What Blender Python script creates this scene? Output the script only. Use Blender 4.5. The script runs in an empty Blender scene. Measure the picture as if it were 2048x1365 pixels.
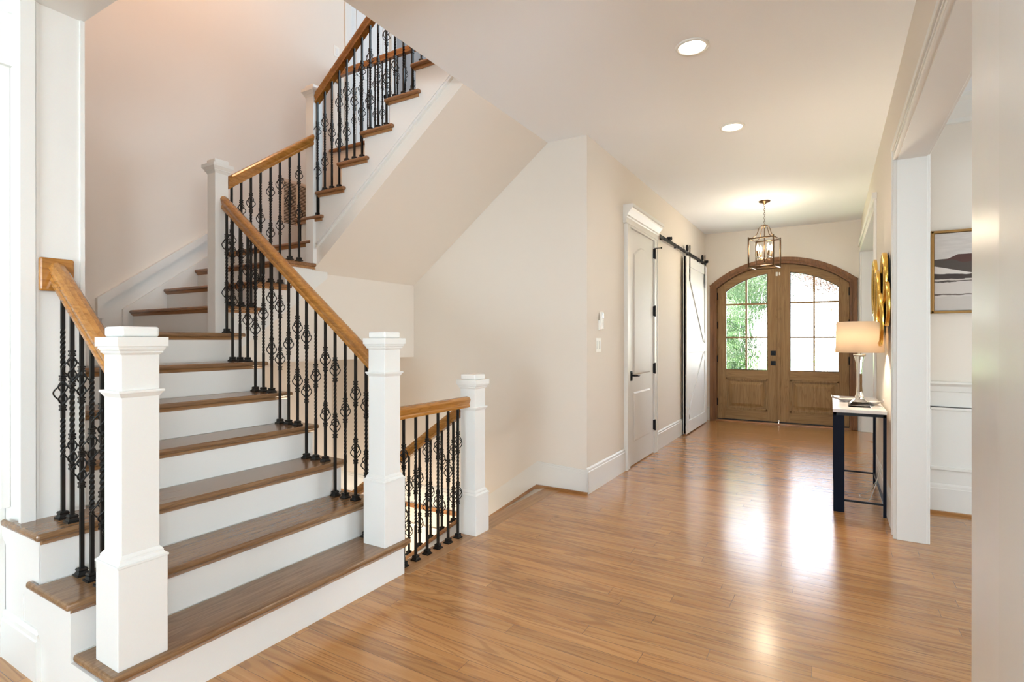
import bpy, bmesh, math, random
from math import sin, cos, pi, sqrt, radians, atan2
from mathutils import Vector
random.seed(7)
S = bpy.context.scene
COL = S.collection

# ------------------------------------------------------------------ camera, exposure
cam_d = bpy.data.cameras.new('camera'); cam = bpy.data.objects.new('camera', cam_d); COL.objects.link(cam)
cam.location = (0, 0, 1.30)
cam.rotation_euler = (radians(90 - 0.065), 0, radians(30.608))
cam_d.sensor_width = 36; cam_d.lens = 1077.3 / 2048 * 36; cam_d.clip_start = .05; cam_d.clip_end = 300
S.camera = cam
S.view_settings.view_transform = 'Standard'; S.view_settings.look = 'None'
S.view_settings.gamma = 1; S.view_settings.use_curve_mapping = False
S.view_settings.exposure = 0.45
S.cycles.use_denoising = True
S.cycles.max_bounces = 12; S.cycles.diffuse_bounces = 6; S.cycles.glossy_bounces = 5
S.cycles.transmission_bounces = 10; S.cycles.transparent_max_bounces = 12
S.cycles.sample_clamp_indirect = 8; S.cycles.caustics_refractive = True; S.cycles.caustics_reflective = False

# ------------------------------------------------------------------ sky
W = bpy.data.worlds.new('World'); S.world = W; W.use_nodes = True
nt = W.node_tree; nt.nodes.clear()
wo = nt.nodes.new('ShaderNodeOutputWorld'); bg = nt.nodes.new('ShaderNodeBackground'); sk = nt.nodes.new('ShaderNodeTexSky')
sk.sky_type = 'NISHITA'; sk.sun_elevation = radians(48); sk.sun_rotation = radians(150); sk.sun_disc = False
sk.air_density = 1.0; sk.dust_density = .6
bg.inputs['Strength'].default_value = 2.0
hsv = nt.nodes.new('ShaderNodeHueSaturation'); hsv.inputs['Saturation'].default_value = .35   # hazy white sky
nt.links.new(sk.outputs[0], hsv.inputs['Color']); nt.links.new(hsv.outputs[0], bg.inputs[0]); nt.links.new(bg.outputs[0], wo.inputs[0])

sun_d = bpy.data.lights.new('sun', 'SUN'); sun_d.energy = 110; sun_d.color = (1.0, .96, .90); sun_d.angle = radians(.6)
sun = bpy.data.objects.new('sun', sun_d); sun.location = (-20, 5, 30); COL.objects.link(sun)
sun.rotation_euler = Vector((.57, .16, -.80)).to_track_quat('-Z', 'Y').to_euler()

# ------------------------------------------------------------------ added fill lights, tilted up to brighten ceiling and stairs; upstairs daylight last
def area(name, loc, rot, sx, sy, power, col, spread=180):
    d = bpy.data.lights.new(name, 'AREA'); d.shape = 'RECTANGLE'; d.size = sx; d.size_y = sy; d.energy = power; d.color = col
    d.spread = radians(spread)
    o = bpy.data.objects.new(name, d); o.location = loc; o.rotation_euler = rot; COL.objects.link(o); return o
area('added_fill_back', (-1.2, -4.75, 1.3), (radians(152), 0, 0), 3.2, 1.8, 490, (.62, .83, 1.0))
area('added_fill_right', (4.9, -2.3, 1.3), (radians(132), 0, radians(90)), 2.2, 1.6, 310, (.72, .87, 1.0))
area('added_fill_dining', (4.9, 2.6, 1.0), (radians(128), 0, radians(90)), 1.9, 1.2, 100, (.70, .86, 1.0))
area('added_fill_study', (3.4, 7.6, .8), (radians(128), 0, radians(90)), 2.2, 1.0, 20, (.70, .86, 1.0))
area('daylight_upper_window', (-0.9, 5.15, 4.9), (radians(90), 0, radians(82)), 1.2, 1.5, 85, (.64, .84, 1.0))
def point(name, loc, power, col, r=.05):
    d = bpy.data.lights.new(name, 'POINT'); d.energy = power; d.color = col; d.shadow_soft_size = r
    o = bpy.data.objects.new(name, d); o.location = loc; COL.objects.link(o); return o
WARM = (1.0, .80, .58)
point('stairwell_chandelier_light', (-3.6, 2.3, 5.2), 46, (1.0, .54, .28), .25)
point('basement_landing_light', (-3.3, 3.6, -.9), 26, (1.0, .80, .58), .12)
def spot(name, loc, power, col, ang=150, blend=.9, r=.06):
    d = bpy.data.lights.new(name, 'SPOT'); d.energy = power; d.color = col; d.spot_size = radians(ang); d.spot_blend = blend; d.shadow_soft_size = r
    o = bpy.data.objects.new(name, d); o.location = loc; COL.objects.link(o); return o

# ------------------------------------------------------------------ materials
def new_mat(name):
    m = bpy.data.materials.new(name); m.use_nodes = True; n = m.node_tree.nodes
    return m, m.node_tree, n['Principled BSDF']
def flat(name, col, rough=.5, metal=0, bump=0, bscale=200, coat=0, spec=.5):
    m, t, b = new_mat(name)
    b.inputs['Base Color'].default_value = (*col, 1); b.inputs['Roughness'].default_value = rough; b.inputs['Metallic'].default_value = metal
    b.inputs['Coat Weight'].default_value = coat; b.inputs['Specular IOR Level'].default_value = spec
    g = t.nodes.new('ShaderNodeNewGeometry'); no = t.nodes.new('ShaderNodeTexNoise'); no.inputs['Scale'].default_value = bscale
    t.links.new(g.outputs['Position'], no.inputs['Vector'])
    mx = t.nodes.new('ShaderNodeMix'); mx.data_type = 'RGBA'; mx.blend_type = 'MULTIPLY'; mx.inputs[0].default_value = .06
    mx.inputs[6].default_value = (*col, 1); t.links.new(no.outputs['Color'], mx.inputs[7]); t.links.new(mx.outputs[2], b.inputs['Base Color'])
    if bump:
        bp = t.nodes.new('ShaderNodeBump'); bp.inputs['Strength'].default_value = bump; bp.inputs['Distance'].default_value = .002
        t.links.new(no.outputs['Fac'], bp.inputs['Height']); t.links.new(bp.outputs[0], b.inputs['Normal'])
    return m
def glow(name, col, strength):
    m, t, b = new_mat(name); b.inputs['Base Color'].default_value = (*col, 1)
    b.inputs['Emission Color'].default_value = (*col, 1); b.inputs['Emission Strength'].default_value = strength; return m
def wood(name, cols, axis, rough=.3, plank=None, coat=.0, grain=1.0, bump=.15, spec=.5):
    """oak: cols dark, mid, light; axis = grain direction; plank=(length, width) lays boards in XY"""
    m, t, b = new_mat(name); L = t.links; N = t.nodes
    g = N.new('ShaderNodeNewGeometry')
    def mapping(sc, src=g.outputs['Position']):
        mp = N.new('ShaderNodeMapping'); mp.inputs['Scale'].default_value = sc; L.new(src, mp.inputs['Vector']); return mp.outputs[0]
    sc = {'X': (1.3, 26, 26), 'Y': (26, 1.3, 26), 'Z': (26, 26, 1.3)}[axis]
    sc2 = {'X': (4, 150, 150), 'Y': (150, 4, 150), 'Z': (150, 150, 4)}[axis]
    sc3 = {'X': (.55, 6.5, 6.5), 'Y': (6.5, .55, 6.5), 'Z': (6.5, 6.5, .55)}[axis]
    n1 = N.new('ShaderNodeTexNoise'); n1.noise_dimensions = '4D'; n1.inputs['Scale'].default_value = grain; n1.inputs['Detail'].default_value = 6; n1.inputs['Distortion'].default_value = .7
    n2 = N.new('ShaderNodeTexNoise'); n2.noise_dimensions = '4D'; n2.inputs['Scale'].default_value = grain; n2.inputs['Detail'].default_value = 3
    n3 = N.new('ShaderNodeTexNoise'); n3.noise_dimensions = '4D'; n3.inputs['Scale'].default_value = grain; n3.inputs['Detail'].default_value = 2; n3.inputs['Distortion'].default_value = .3
    L.new(mapping(sc), n1.inputs['Vector']); L.new(mapping(sc2), n2.inputs['Vector']); L.new(mapping(sc3), n3.inputs['Vector'])
    def mth(op, a_, b_=None, c_=None):
        n = N.new('ShaderNodeMath'); n.operation = op
        for i, v in enumerate((a_, b_, c_)):
            if v is None: continue
            if isinstance(v, (int, float)): n.inputs[i].default_value = v
            else: L.new(v, n.inputs[i])
        return n.outputs[0]
    def smooth(v, lo, hi):
        r_ = N.new('ShaderNodeMapRange'); r_.interpolation_type = 'SMOOTHSTEP'; r_.inputs[1].default_value = lo; r_.inputs[2].default_value = hi; L.new(v, r_.inputs[0]); return r_.outputs[0]
    # cathedral rings: thin dark lines along the bands of the slow noise, broken by the pores
    ring = smooth(mth('SINE', mth('MULTIPLY', n3.outputs['Fac'], 85.0)), .30, 1.0)
    pore = smooth(n2.outputs['Fac'], .50, .72)
    tone = smooth(n1.outputs['Fac'], .30, .72)
    hb = mth('ADD', mth('MULTIPLY', ring, .55), mth('MULTIPLY', pore, .45))
    m1 = N.new('ShaderNodeMix'); m1.data_type = 'RGBA'; L.new(tone, m1.inputs[0]); m1.inputs[6].default_value = (*cols[1], 1); m1.inputs[7].default_value = (*cols[2], 1)
    m2 = N.new('ShaderNodeMix'); m2.data_type = 'RGBA'; L.new(mth('MULTIPLY', hb, .62), m2.inputs[0]); L.new(m1.outputs[2], m2.inputs[6]); m2.inputs[7].default_value = (*cols[0], 1)
    out = m2.outputs[2]; hb = mth('SUBTRACT', 1.0, hb)
    if plank:
        sp = N.new('ShaderNodeSeparateXYZ'); L.new(g.outputs['Position'], sp.inputs[0])
        yy = mth('ADD', sp.outputs['Y'], 50.0); row = mth('FLOOR', mth('DIVIDE', yy, plank[1]))
        wn = N.new('ShaderNodeTexWhiteNoise'); wn.noise_dimensions = '1D'; L.new(row, wn.inputs['W'])
        xx = mth('ADD', mth('ADD', sp.outputs['X'], 50.0), mth('MULTIPLY', wn.outputs['Value'], plank[0] * 3))
        cm = N.new('ShaderNodeCombineXYZ'); L.new(xx, cm.inputs[0]); L.new(yy, cm.inputs[1])
        br = N.new('ShaderNodeTexBrick'); br.inputs['Scale'].default_value = 1
        br.inputs['Brick Width'].default_value = plank[0]; br.inputs['Row Height'].default_value = plank[1]
        br.inputs['Mortar Size'].default_value = .0008; br.inputs['Mortar Smooth'].default_value = .3; br.offset = 0
        br.inputs['Color1'].default_value = (0, 0, 0, 1); br.inputs['Color2'].default_value = (1, 1, 1, 1); br.inputs['Mortar'].default_value = (.5, .5, .5, 1)
        L.new(cm.outputs[0], br.inputs['Vector'])
        wv = mth('MULTIPLY', br.outputs['Color'], 31.0)
        for n in (n1, n2, n3): L.new(wv, n.inputs['W'])
        hs = N.new('ShaderNodeHueSaturation'); vr = N.new('ShaderNodeMapRange'); vr.inputs[3].default_value = .88; vr.inputs[4].default_value = 1.10
        L.new(br.outputs['Color'], vr.inputs[0]); L.new(vr.outputs[0], hs.inputs['Value']); L.new(out, hs.inputs['Color'])
        mo = N.new('ShaderNodeMix'); mo.data_type = 'RGBA'; mo.inputs[7].default_value = (*[c * .5 for c in cols[0]], 1)
        L.new(br.outputs['Fac'], mo.inputs[0]); L.new(hs.outputs[0], mo.inputs[6]); out = mo.outputs[2]
        # boards lie a touch cupped and uneven
        cup = mth('ABSOLUTE', mth('SUBTRACT', mth('FRACT', mth('DIVIDE', yy, plank[1])), .5))
        nw = N.new('ShaderNodeTexNoise'); nw.inputs['Scale'].default_value = 1; nw.inputs['Detail'].default_value = 1
        L.new(mapping((1.2, 7, 1)), nw.inputs['Vector'])
        b2 = N.new('ShaderNodeBump'); b2.inputs['Strength'].default_value = .2; b2.inputs['Distance'].default_value = .006
        L.new(mth('MULTIPLY_ADD', mth('MULTIPLY', cup, cup), -.35, nw.outputs['Fac']), b2.inputs['Height'])
    L.new(out, b.inputs['Base Color'])
    bp = N.new('ShaderNodeBump'); bp.inputs['Strength'].default_value = bump; bp.inputs['Distance'].default_value = .0006
    L.new(hb, bp.inputs['Height'])
    if plank: L.new(b2.outputs[0], bp.inputs['Normal'])
    L.new(bp.outputs[0], b.inputs['Normal'])
    b.inputs['Roughness'].default_value = rough; b.inputs['Coat Weight'].default_value = coat; b.inputs['Coat Roughness'].default_value = .16
    b.inputs['Specular IOR Level'].default_value = spec
    return m
M = {}
M['wall'] = flat('wall_paint', (.75, .685, .60), .75, bump=.05, bscale=260)
M['ceiling'] = flat('ceiling_paint', (.85, .875, .90), .85, bump=.04, bscale=200)
M['white'] = flat('white_trim_paint', (.74, .725, .68), .38)
M['gloss'] = flat('white_gloss_paint', (.74, .725, .69), .3, bump=.12, bscale=14)
M['bdoor'] = flat('white_door_paint', (.74, .735, .71), .48, spec=.35)
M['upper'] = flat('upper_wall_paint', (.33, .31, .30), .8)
OAK = [(.16, .065, .022), (.36, .185, .078), (.50, .285, .135)]
M['floor'] = wood('oak_floor', [(.15, .056, .013), (.40, .182, .055), (.48, .240, .084)], 'X', .24, plank=(1.5, .083), coat=.4)
M['floor_border'] = wood('oak_floor_border', [(.20, .10, .04), (.33, .18, .08), (.42, .24, .115)], 'Y', .28)
M['tread'] = wood('oak_tread', [(.095, .045, .018), (.18, .092, .040), (.25, .140, .066)], 'Y', .22, coat=.2, grain=2.0)
M['tread_x'] = wood('oak_tread_crossways', [(.10, .038, .014), (.20, .082, .028), (.28, .13, .05)], 'X', .25, coat=.2, grain=2.0)
M['rail_x'] = wood('oak_handrail_x', [(.19, .070, .011), (.31, .125, .022), (.42, .185, .038)], 'X', .22, coat=.3, grain=2.2)
M['rail_y'] = wood('oak_handrail_y', [(.19, .070, .011), (.31, .125, .022), (.42, .185, .038)], 'Y', .22, coat=.3, grain=2.2)
M['nose'] = wood('oak_nosing', [(.13, .055, .018), (.30, .15, .058), (.42, .23, .10)], 'Y', .25, coat=.2)
M['shoe'] = wood('oak_shoe_molding', [(.17, .06, .015), (.30, .13, .04), (.40, .20, .07)], 'X', .3)
M['iron'] = flat('black_iron', (.018, .016, .014), .42, .6)
M['black'] = flat('black_hardware', (.005, .005, .006), .45, 0, spec=.2)
M['navy'] = flat('blue_black_enamel', (.003, .005, .014), .55, 0, spec=.12)
M['bronze'] = flat('bronze_metal', (.16, .095, .05), .32, .9)
M['fdoor'] = wood('stained_door_oak', [(.165, .088, .033), (.25, .142, .056), (.32, .192, .084)], 'Z', .5, grain=1.4, spec=.2)
M['fdoor_x'] = wood('stained_door_oak_rail', [(.165, .088, .033), (.25, .142, .056), (.32, .192, .084)], 'X', .5, grain=1.4, spec=.2)
M['frame'] = wood('stained_door_frame', [(.085, .030, .010), (.17, .072, .026), (.24, .11, .042)], 'Z', .42, grain=1.4, spec=.25)
M['gold'] = flat('gold_leaf', (.80, .50, .11), .24, 1.0, bump=.5, bscale=60)
M['goldframe'] = flat('gold_picture_frame', (.36, .20, .06), .4, .5)
M['mirror'] = flat('mirror_glass', (.9, .92, .9), .03, 1.0)
M['marble'] = flat('white_marble', (.74, .70, .67), .15, bscale=9)
M['dish'] = flat('pearly_dish', (.62, .58, .55), .2, .35)
M['plastic'] = flat('white_plastic', (.80, .77, .70), .4)
M['screen'] = flat('dark_display', (.05, .035, .02), .2)
M['vent'] = flat('vent_enamel', (.70, .54, .40), .5)
M['ventshade'] = flat('vent_shade', (.07, .04, .022), .9)  # shade behind the louvres, put into the colour
M['granite'] = flat('dark_granite', (.03, .032, .02), .25, bscale=90)
M['steel'] = flat('brushed_steel', (.55, .52, .48), .3, 1.0)
M['candle'] = flat('bronze_candle_sleeve', (.22, .12, .05), .5, .3)
M['bulb'] = glow('lit_bulb', (1.0, .82, .55), 16)
M['lens'] = glow('lit_downlight_lens', (1.0, .92, .80), 14)
M['bark'] = flat('bark', (.10, .07, .05), .9)
M['pave'] = flat('pale_driveway', (.62, .60, .56), .8, bscale=3)
M['lawn'] = flat('lawn_ground', (.10, .20, .04), .9, bscale=5)
M['brick'] = flat('pale_house_siding', (.55, .42, .38), .8)
M['roof'] = flat('house_roof', (.13, .10, .10), .8)
M['basewall'] = flat('stairwell_lower_paint', (.76, .66, .55), .75)
def leafmat(name, a, c):
    m, t, b = new_mat(name); oi = t.nodes.new('ShaderNodeNewGeometry'); cr = t.nodes.new('ShaderNodeValToRGB')
    cr.color_ramp.elements[0].color = (*a, 1); cr.color_ramp.elements[1].color = (*c, 1)
    t.links.new(oi.outputs['Random Per Island'], cr.inputs[0]); t.links.new(cr.outputs[0], b.inputs['Base Color'])
    b.inputs['Roughness'].default_value = .5
    b.inputs['Transmission Weight'].default_value = 0
    return m
M['leaf'] = leafmat('green_leaves', (.005, .026, .001), (.024, .085, .005))
M['leaf2'] = leafmat('deep_green_leaves', (.003, .016, .001), (.015, .055, .003))
M['leaf3'] = leafmat('reddish_leaves', (.06, .025, .022), (.14, .09, .07))
def glassmat(name, rough=.0, ripple=0, ior=1.45, col=(1, 1, 1)):
    m, t, b = new_mat(name); b.inputs['Base Color'].default_value = (*col, 1); b.inputs['Roughness'].default_value = rough
    b.inputs['Transmission Weight'].default_value = 1; b.inputs['IOR'].default_value = ior
    if ripple:
        g = t.nodes.new('ShaderNodeNewGeometry'); mp = t.nodes.new('ShaderNodeMapping'); mp.inputs['Scale'].default_value = (24, 24, 11)
        no = t.nodes.new('ShaderNodeTexNoise'); no.inputs['Scale'].default_value = 1; no.inputs['Detail'].default_value = 1.5; no.inputs['Distortion'].default_value = 1.2
        bp = t.nodes.new('ShaderNodeBump'); bp.inputs['Strength'].default_value = ripple; bp.inputs['Distance'].default_value = .012
        t.links.new(g.outputs['Position'], mp.inputs[0]); t.links.new(mp.outputs[0], no.inputs['Vector'])
        t.links.new(no.outputs['Fac'], bp.inputs['Height']); t.links.new(bp.outputs[0], b.inputs['Normal'])
    return m
M['rain'] = glassmat('rippled_rain_glass', .02, .9, 1.2)
M['crystal'] = glassmat('clear_crystal', .0, 0, 1.16)
def shade_mat():
    m, t, b = new_mat('lit_linen_shade'); b.inputs['Base Color'].default_value = (.86, .77, .66, 1); b.inputs['Roughness'].default_value = .9
    tr = t.nodes.new('ShaderNodeBsdfTranslucent'); tr.inputs['Color'].default_value = (.92, .80, .66, 1)
    mx = t.nodes.new('ShaderNodeMixShader'); mx.inputs[0].default_value = .65
    t.links.new(b.outputs[0], mx.inputs[1]); t.links.new(tr.outputs[0], mx.inputs[2]); t.links.new(mx.outputs[0], t.nodes['Material Output'].inputs[0])
    return m
M['shade'] = shade_mat()
def paint_mat():
    """abstract landscape: bands of grey sky, dark hill, pale inlet, dark shore and streaked water, by the canvas's own height"""
    m, t, b = new_mat('landscape_canvas'); N = t.nodes; L = t.links
    tc = N.new('ShaderNodeTexCoord'); sp = N.new('ShaderNodeSeparateXYZ'); L.new(tc.outputs['Generated'], sp.inputs[0])
    no = N.new('ShaderNodeTexNoise'); mp = N.new('ShaderNodeMapping'); mp.inputs['Scale'].default_value = (5, 1, 16); L.new(tc.outputs['Generated'], mp.inputs[0]); L.new(mp.outputs[0], no.inputs['Vector']); no.inputs['Scale'].default_value = 1.6; no.inputs['Detail'].default_value = 6
    no2 = N.new('ShaderNodeTexNoise'); no2.inputs['Scale'].default_value = 3.2; L.new(tc.outputs['Generated'], no2.inputs['Vector'])
    def math(op, a, bb=None, c=None):
        n = N.new('ShaderNodeMath'); n.operation = op
        for i, v in enumerate((a, bb, c)):
            if v is None: continue
            if isinstance(v, (int, float)): n.inputs[i].default_value = v
            else: L.new(v, n.inputs[i])
        return n.outputs[0]
    u = sp.outputs['X']; zz = sp.outputs['Z']
    wob = math('MULTIPLY_ADD', no.outputs['Fac'], .06, -.03)
    z = math('ADD', zz, wob)
    def over(prev, mask, col):
        mx = N.new('ShaderNodeMix'); mx.data_type = 'RGBA'; L.new(mask, mx.inputs[0]); mx.inputs[7].default_value = (*col, 1)
        if isinstance(prev, tuple): mx.inputs[6].default_value = (*prev, 1)
        else: L.new(prev, mx.inputs[6])
        return mx.outputs[2]
    below = lambda lim: math('LESS_THAN', z, lim)
    tone = N.new('ShaderNodeValToRGB'); tone.color_ramp.elements[0].color = (.42, .38, .35, 1); tone.color_ramp.elements[1].color = (.66, .62, .58, 1); L.new(no.outputs['Fac'], tone.inputs[0])
    c = tone.outputs[0]
    c = over(c, math('LESS_THAN', zz, math('MULTIPLY_ADD', u, .06, .665)), (.050, .036, .028))            # brown grey hill
    c = over(c, math('MULTIPLY', math('LESS_THAN', zz, math('MINIMUM', .722, math('MULTIPLY_ADD', u, .8, .60))), math('GREATER_THAN', z, math('SUBTRACT', .66, math('MULTIPLY', math('MINIMUM', math('ABSOLUTE', math('SUBTRACT', u, .10)), .08), .45)))), (.060, .014, .009))   # red brown mesa
    c = over(c, math('LESS_THAN', zz, math('MAXIMUM', .46, math('SUBTRACT', .578, math('MULTIPLY', u, .42)))), (.62, .57, .53))   # pale inlet
    c = over(c, below(math('MULTIPLY_ADD', u, -.05, .478)), (.026, .014, .011))                           # dark shore
    c = over(c, below(.405), (.52, .47, .42)); c = over(c, below(.385), (.05, .036, .028)); c = over(c, below(.365), (.56, .51, .47))
    c = over(c, math('MULTIPLY', below(.215), math('GREATER_THAN', z, .195)), (.10, .075, .06)); c = over(c, below(.17), (.50, .455, .415))
    mx = N.new('ShaderNodeMix'); mx.data_type = 'RGBA'; mx.inputs[0].default_value = .05; L.new(c, mx.inputs[6]); L.new(tone.outputs[0], mx.inputs[7])
    L.new(mx.outputs[2], b.inputs['Base Color']); b.inputs['Roughness'].default_value = .8
    return m
M['canvas'] = paint_mat()

# ------------------------------------------------------------------ mesh helpers (all in world metres)
ORG = {}
class MB:
    def __init__(s): s.v = []; s.f = []; s.smooth = set()
    def add(s, vs, fs, smooth=False):
        b = len(s.v); s.v += [tuple(p) for p in vs]
        for f in fs:
            if smooth: s.smooth.add(len(s.f))
            s.f.append([b + i for i in f])
        return s
    def box(s, x0, x1, y0, y1, z0, z1):
        x0, x1 = min(x0, x1), max(x0, x1); y0, y1 = min(y0, y1), max(y0, y1); z0, z1 = min(z0, z1), max(z0, z1)
        return s.add([(x0, y0, z0), (x1, y0, z0), (x1, y1, z0), (x0, y1, z0), (x0, y0, z1), (x1, y0, z1), (x1, y1, z1), (x0, y1, z1)],
                     [(0, 3, 2, 1), (4, 5, 6, 7), (0, 1, 5, 4), (1, 2, 6, 5), (2, 3, 7, 6), (3, 0, 4, 7)])
    def sq(s, cx, cy, w, z0, z1, w2=None):
        a = w / 2; c = (w if w2 is None else w2) / 2
        vs = [(cx - a, cy - a, z0), (cx + a, cy - a, z0), (cx + a, cy + a, z0), (cx - a, cy + a, z0), (cx - c, cy - c, z1), (cx + c, cy - c, z1), (cx + c, cy + c, z1), (cx - c, cy + c, z1)]
        return s.add(vs, [(0, 3, 2, 1), (4, 5, 6, 7), (0, 1, 5, 4), (1, 2, 6, 5), (2, 3, 7, 6), (3, 0, 4, 7)])
    def prism(s, poly, ax, a, b, smooth=False):
        """poly of (u,v) extruded along ax from a to b: ax X -> (y,z), Y -> (x,z), Z -> (x,y)"""
        mk = {'X': lambda u, v, w: (w, u, v), 'Y': lambda u, v, w: (u, w, v), 'Z': lambda u, v, w: (u, v, w)}[ax]
        n = len(poly)
        vs = [mk(u, v, a) for u, v in poly] + [mk(u, v, b) for u, v in poly]
        s.add(vs, [tuple(range(n)), tuple(range(2 * n - 1, n - 1, -1))])
        return s.add(vs, [(i, (i + 1) % n, n + (i + 1) % n, n + i) for i in range(n)], smooth)
    def strip(s, xs, zl, zh, y0, y1):
        """solid between two curves over x"""
        n = len(xs); vs = []
        for x in xs: vs += [(x, y0, zl(x)), (x, y0, zh(x)), (x, y1, zl(x)), (x, y1, zh(x))]
        fs = []
        for i in range(n - 1):
            a = 4 * i; b = a + 4
            fs += [(a, b, b + 1, a + 1), (a + 2, a + 3, b + 3, b + 2), (a + 1, b + 1, b + 3, a + 3), (a, a + 2, b + 2, b)]
        fs += [(0, 1, 3, 2), (4 * n - 4, 4 * n - 2, 4 * n - 1, 4 * n - 3)]
        return s.add(vs, fs)
    def tube(s, pts, r, n=6, caps=True):
        P = [Vector(p) for p in pts]; rings = []
        up = Vector((0, 0, 1))
        d0 = (P[1] - P[0]).normalized()
        if abs(d0.dot(up)) > .95: up = Vector((0, 1, 0))
        vs = []
        for i, p in enumerate(P):
            d = ((P[min(i + 1, len(P) - 1)] - P[max(i - 1, 0)])).normalized()
            a = d.cross(up).normalized() if d.cross(up).length > 1e-4 else Vector((1, 0, 0)); b = a.cross(d).normalized(); up = b
            rr = r[i] if isinstance(r, (list, tuple)) else r
            vs += [p + a * rr * cos(2 * pi * k / n) + b * rr * sin(2 * pi * k / n) for k in range(n)]
        fs = [(i * n + k, i * n + (k + 1) % n, (i + 1) * n + (k + 1) % n, (i + 1) * n + k) for i in range(len(P) - 1) for k in range(n)]
        s.add(vs, fs, True)
        if caps: s.add(vs, [tuple(range(n))[::-1], tuple(range((len(P) - 1) * n, len(P) * n))])
        return s
    def lathe(s, prof, cx, cy, n=24, sx=1, sy=1):
        vs = [(cx + r * sx * cos(2 * pi * k / n), cy + r * sy * sin(2 * pi * k / n), z) for r, z in prof for k in range(n)]
        s.add(vs, [(i * n + k, i * n + (k + 1) % n, (i + 1) * n + (k + 1) % n, (i + 1) * n + k) for i in range(len(prof) - 1) for k in range(n)], True)
        if prof[0][0] > 1e-5: s.add(vs[:n], [tuple(range(n))[::-1]])
        if prof[-1][0] > 1e-5: s.add(vs[-n:], [tuple(range(n))])
        return s
    def disc(s, c, ax, r, t, n=20):
        """short cylinder centred at c along axis"""
        mk = {'X': lambda a, b, w: (c[0] + w, c[1] + a, c[2] + b), 'Y': lambda a, b, w: (c[0] + a, c[1] + w, c[2] + b), 'Z': lambda a, b, w: (c[0] + a, c[1] + b, c[2] + w)}[ax]
        vs = [mk(r * cos(2 * pi * k / n), r * sin(2 * pi * k / n), w) for w in (-t / 2, t / 2) for k in range(n)]
        s.add(vs, [(k, (k + 1) % n, n + (k + 1) % n, n + k) for k in range(n)], True)
        return s.add(vs, [tuple(range(n))[::-1], tuple(range(n, 2 * n))])
    def rail(s, p0, p1, sec):
        """handrail section (u across, v up) swept plumb from p0 to p1"""
        a, b = Vector(p0), Vector(p1); d = b - a; h = Vector((d.x, d.y, 0)).normalized(); side = Vector((h.y, -h.x, 0))
        k = d.length / Vector((d.x, d.y, 0)).length
        n = len(sec); vs = [p + side * u + Vector((0, 0, v * k)) for p in (a, b) for u, v in sec]
        return s.add(vs, [tuple(range(n)), tuple(range(2 * n - 1, n - 1, -1))] + [(i, (i + 1) % n, n + (i + 1) % n, n + i) for i in range(n)])
    def build(s, name, mat, parent=None, origin=None, bevel=0, seg=2):
        xs, ys, zs = zip(*s.v)
        if origin is None: origin = ((min(xs) + max(xs)) / 2, (min(ys) + max(ys)) / 2, min(zs))
        me = bpy.data.meshes.new(name)
        me.from_pydata([(x - origin[0], y - origin[1], z - origin[2]) for x, y, z in s.v], [], s.f)
        for i in s.smooth: me.polygons[i].use_smooth = True
        bm = bmesh.new(); bm.from_mesh(me); bmesh.ops.remove_doubles(bm, verts=bm.verts, dist=1e-5)
        bmesh.ops.recalc_face_normals(bm, faces=bm.faces); bm.to_mesh(me); bm.free()
        me.materials.append(M[mat] if isinstance(mat, str) else mat)
        return link(name, me, parent, origin, bevel, seg)
def link(name, me, parent, origin, bevel=0, seg=2):
    o = bpy.data.objects.new(name, me); COL.objects.link(o); ORG[o.name] = Vector(origin)
    if parent is not None:
        o.parent = parent; o.location = Vector(origin) - ORG[parent.name]
    else: o.location = origin
    if bevel:
        m = o.modifiers.new('bevel', 'BEVEL'); m.width = bevel; m.segments = seg; m.limit_method = 'ANGLE'; m.angle_limit = radians(40)
    return o
def thing(name, loc, label, cat, group=None, kind=None):
    o = bpy.data.objects.new(name, None); COL.objects.link(o); o.location = loc; o.empty_display_size = .1; ORG[o.name] = Vector(loc)
    return tag(o, label, cat, group, kind)
def tag(o, label=None, cat=None, group=None, kind=None):
    if label: o['label'] = label
    if cat: o['category'] = cat
    if group: o['group'] = group
    if kind: o['kind'] = kind
    return o
def struct(name, mb, mat, label, cat, bevel=0): return tag(mb.build(name, mat, bevel=bevel), label, cat, kind='structure')

# ------------------------------------------------------------------ measured numbers
RISE = .193; RUN = .2525
HC = 3.04                      # hall ceiling
XL, XR = -1.775, .375          # hall side walls
YS = 4.243                     # wall behind the stairs
YB = 9.22                      # front door wall
XF = -4.90                     # far stairwell wall
F2 = 3.465                     # upper floor
XO = -2.145                    # ceiling edge at the stair opening
def zt(k): return RISE * k if k <= 7 else 1.351 + .1925 * (k - 7)
def nose1(k): return -2.015 - RUN * (k - 1)        # first flight climbs toward -x
def nose2(k): return 2.16 + .2585 * (k - 8)         # second flight climbs toward +y
def nose3(k): return -3.847 + RUN * (k - 12)        # third flight climbs toward +x

# ================================================================== SETTING
fl = MB()
fl.box(-2.13, .375, 2.28, 9.42, -.3, 0); fl.box(-7, .375, -5, .85, -.3, 0); fl.box(-2.16, .375, .85, 2.28, -.3, 0)
fl.box(.375, 5, -5, 9.42, -.3, 0)
struct('floor', fl, 'floor', 'glossy honey oak plank floor running through the hall', 'floor')
fb = MB(); fb.box(-2.165, -2.01, 2.28, YS, -.028, .0012)
struct('trim_1', fb, 'floor_border', 'oak border board along the floor edge at the stair opening', 'floor trim', .006)
cl = MB(); cl.box(XO, XR + .15, -5, YS, HC, F2 - .001); cl.box(XL - .12, XR + .15, YS, 9.42, HC, F2 - .001); cl.box(-7, XO, -5, .845, HC, F2 - .001)
struct('ceiling', cl, 'ceiling', 'smooth off white hall ceiling', 'ceiling')
cu = MB(); cu.box(XF - .2, 5, -5, 9.42, 6.1, 6.3)
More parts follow.
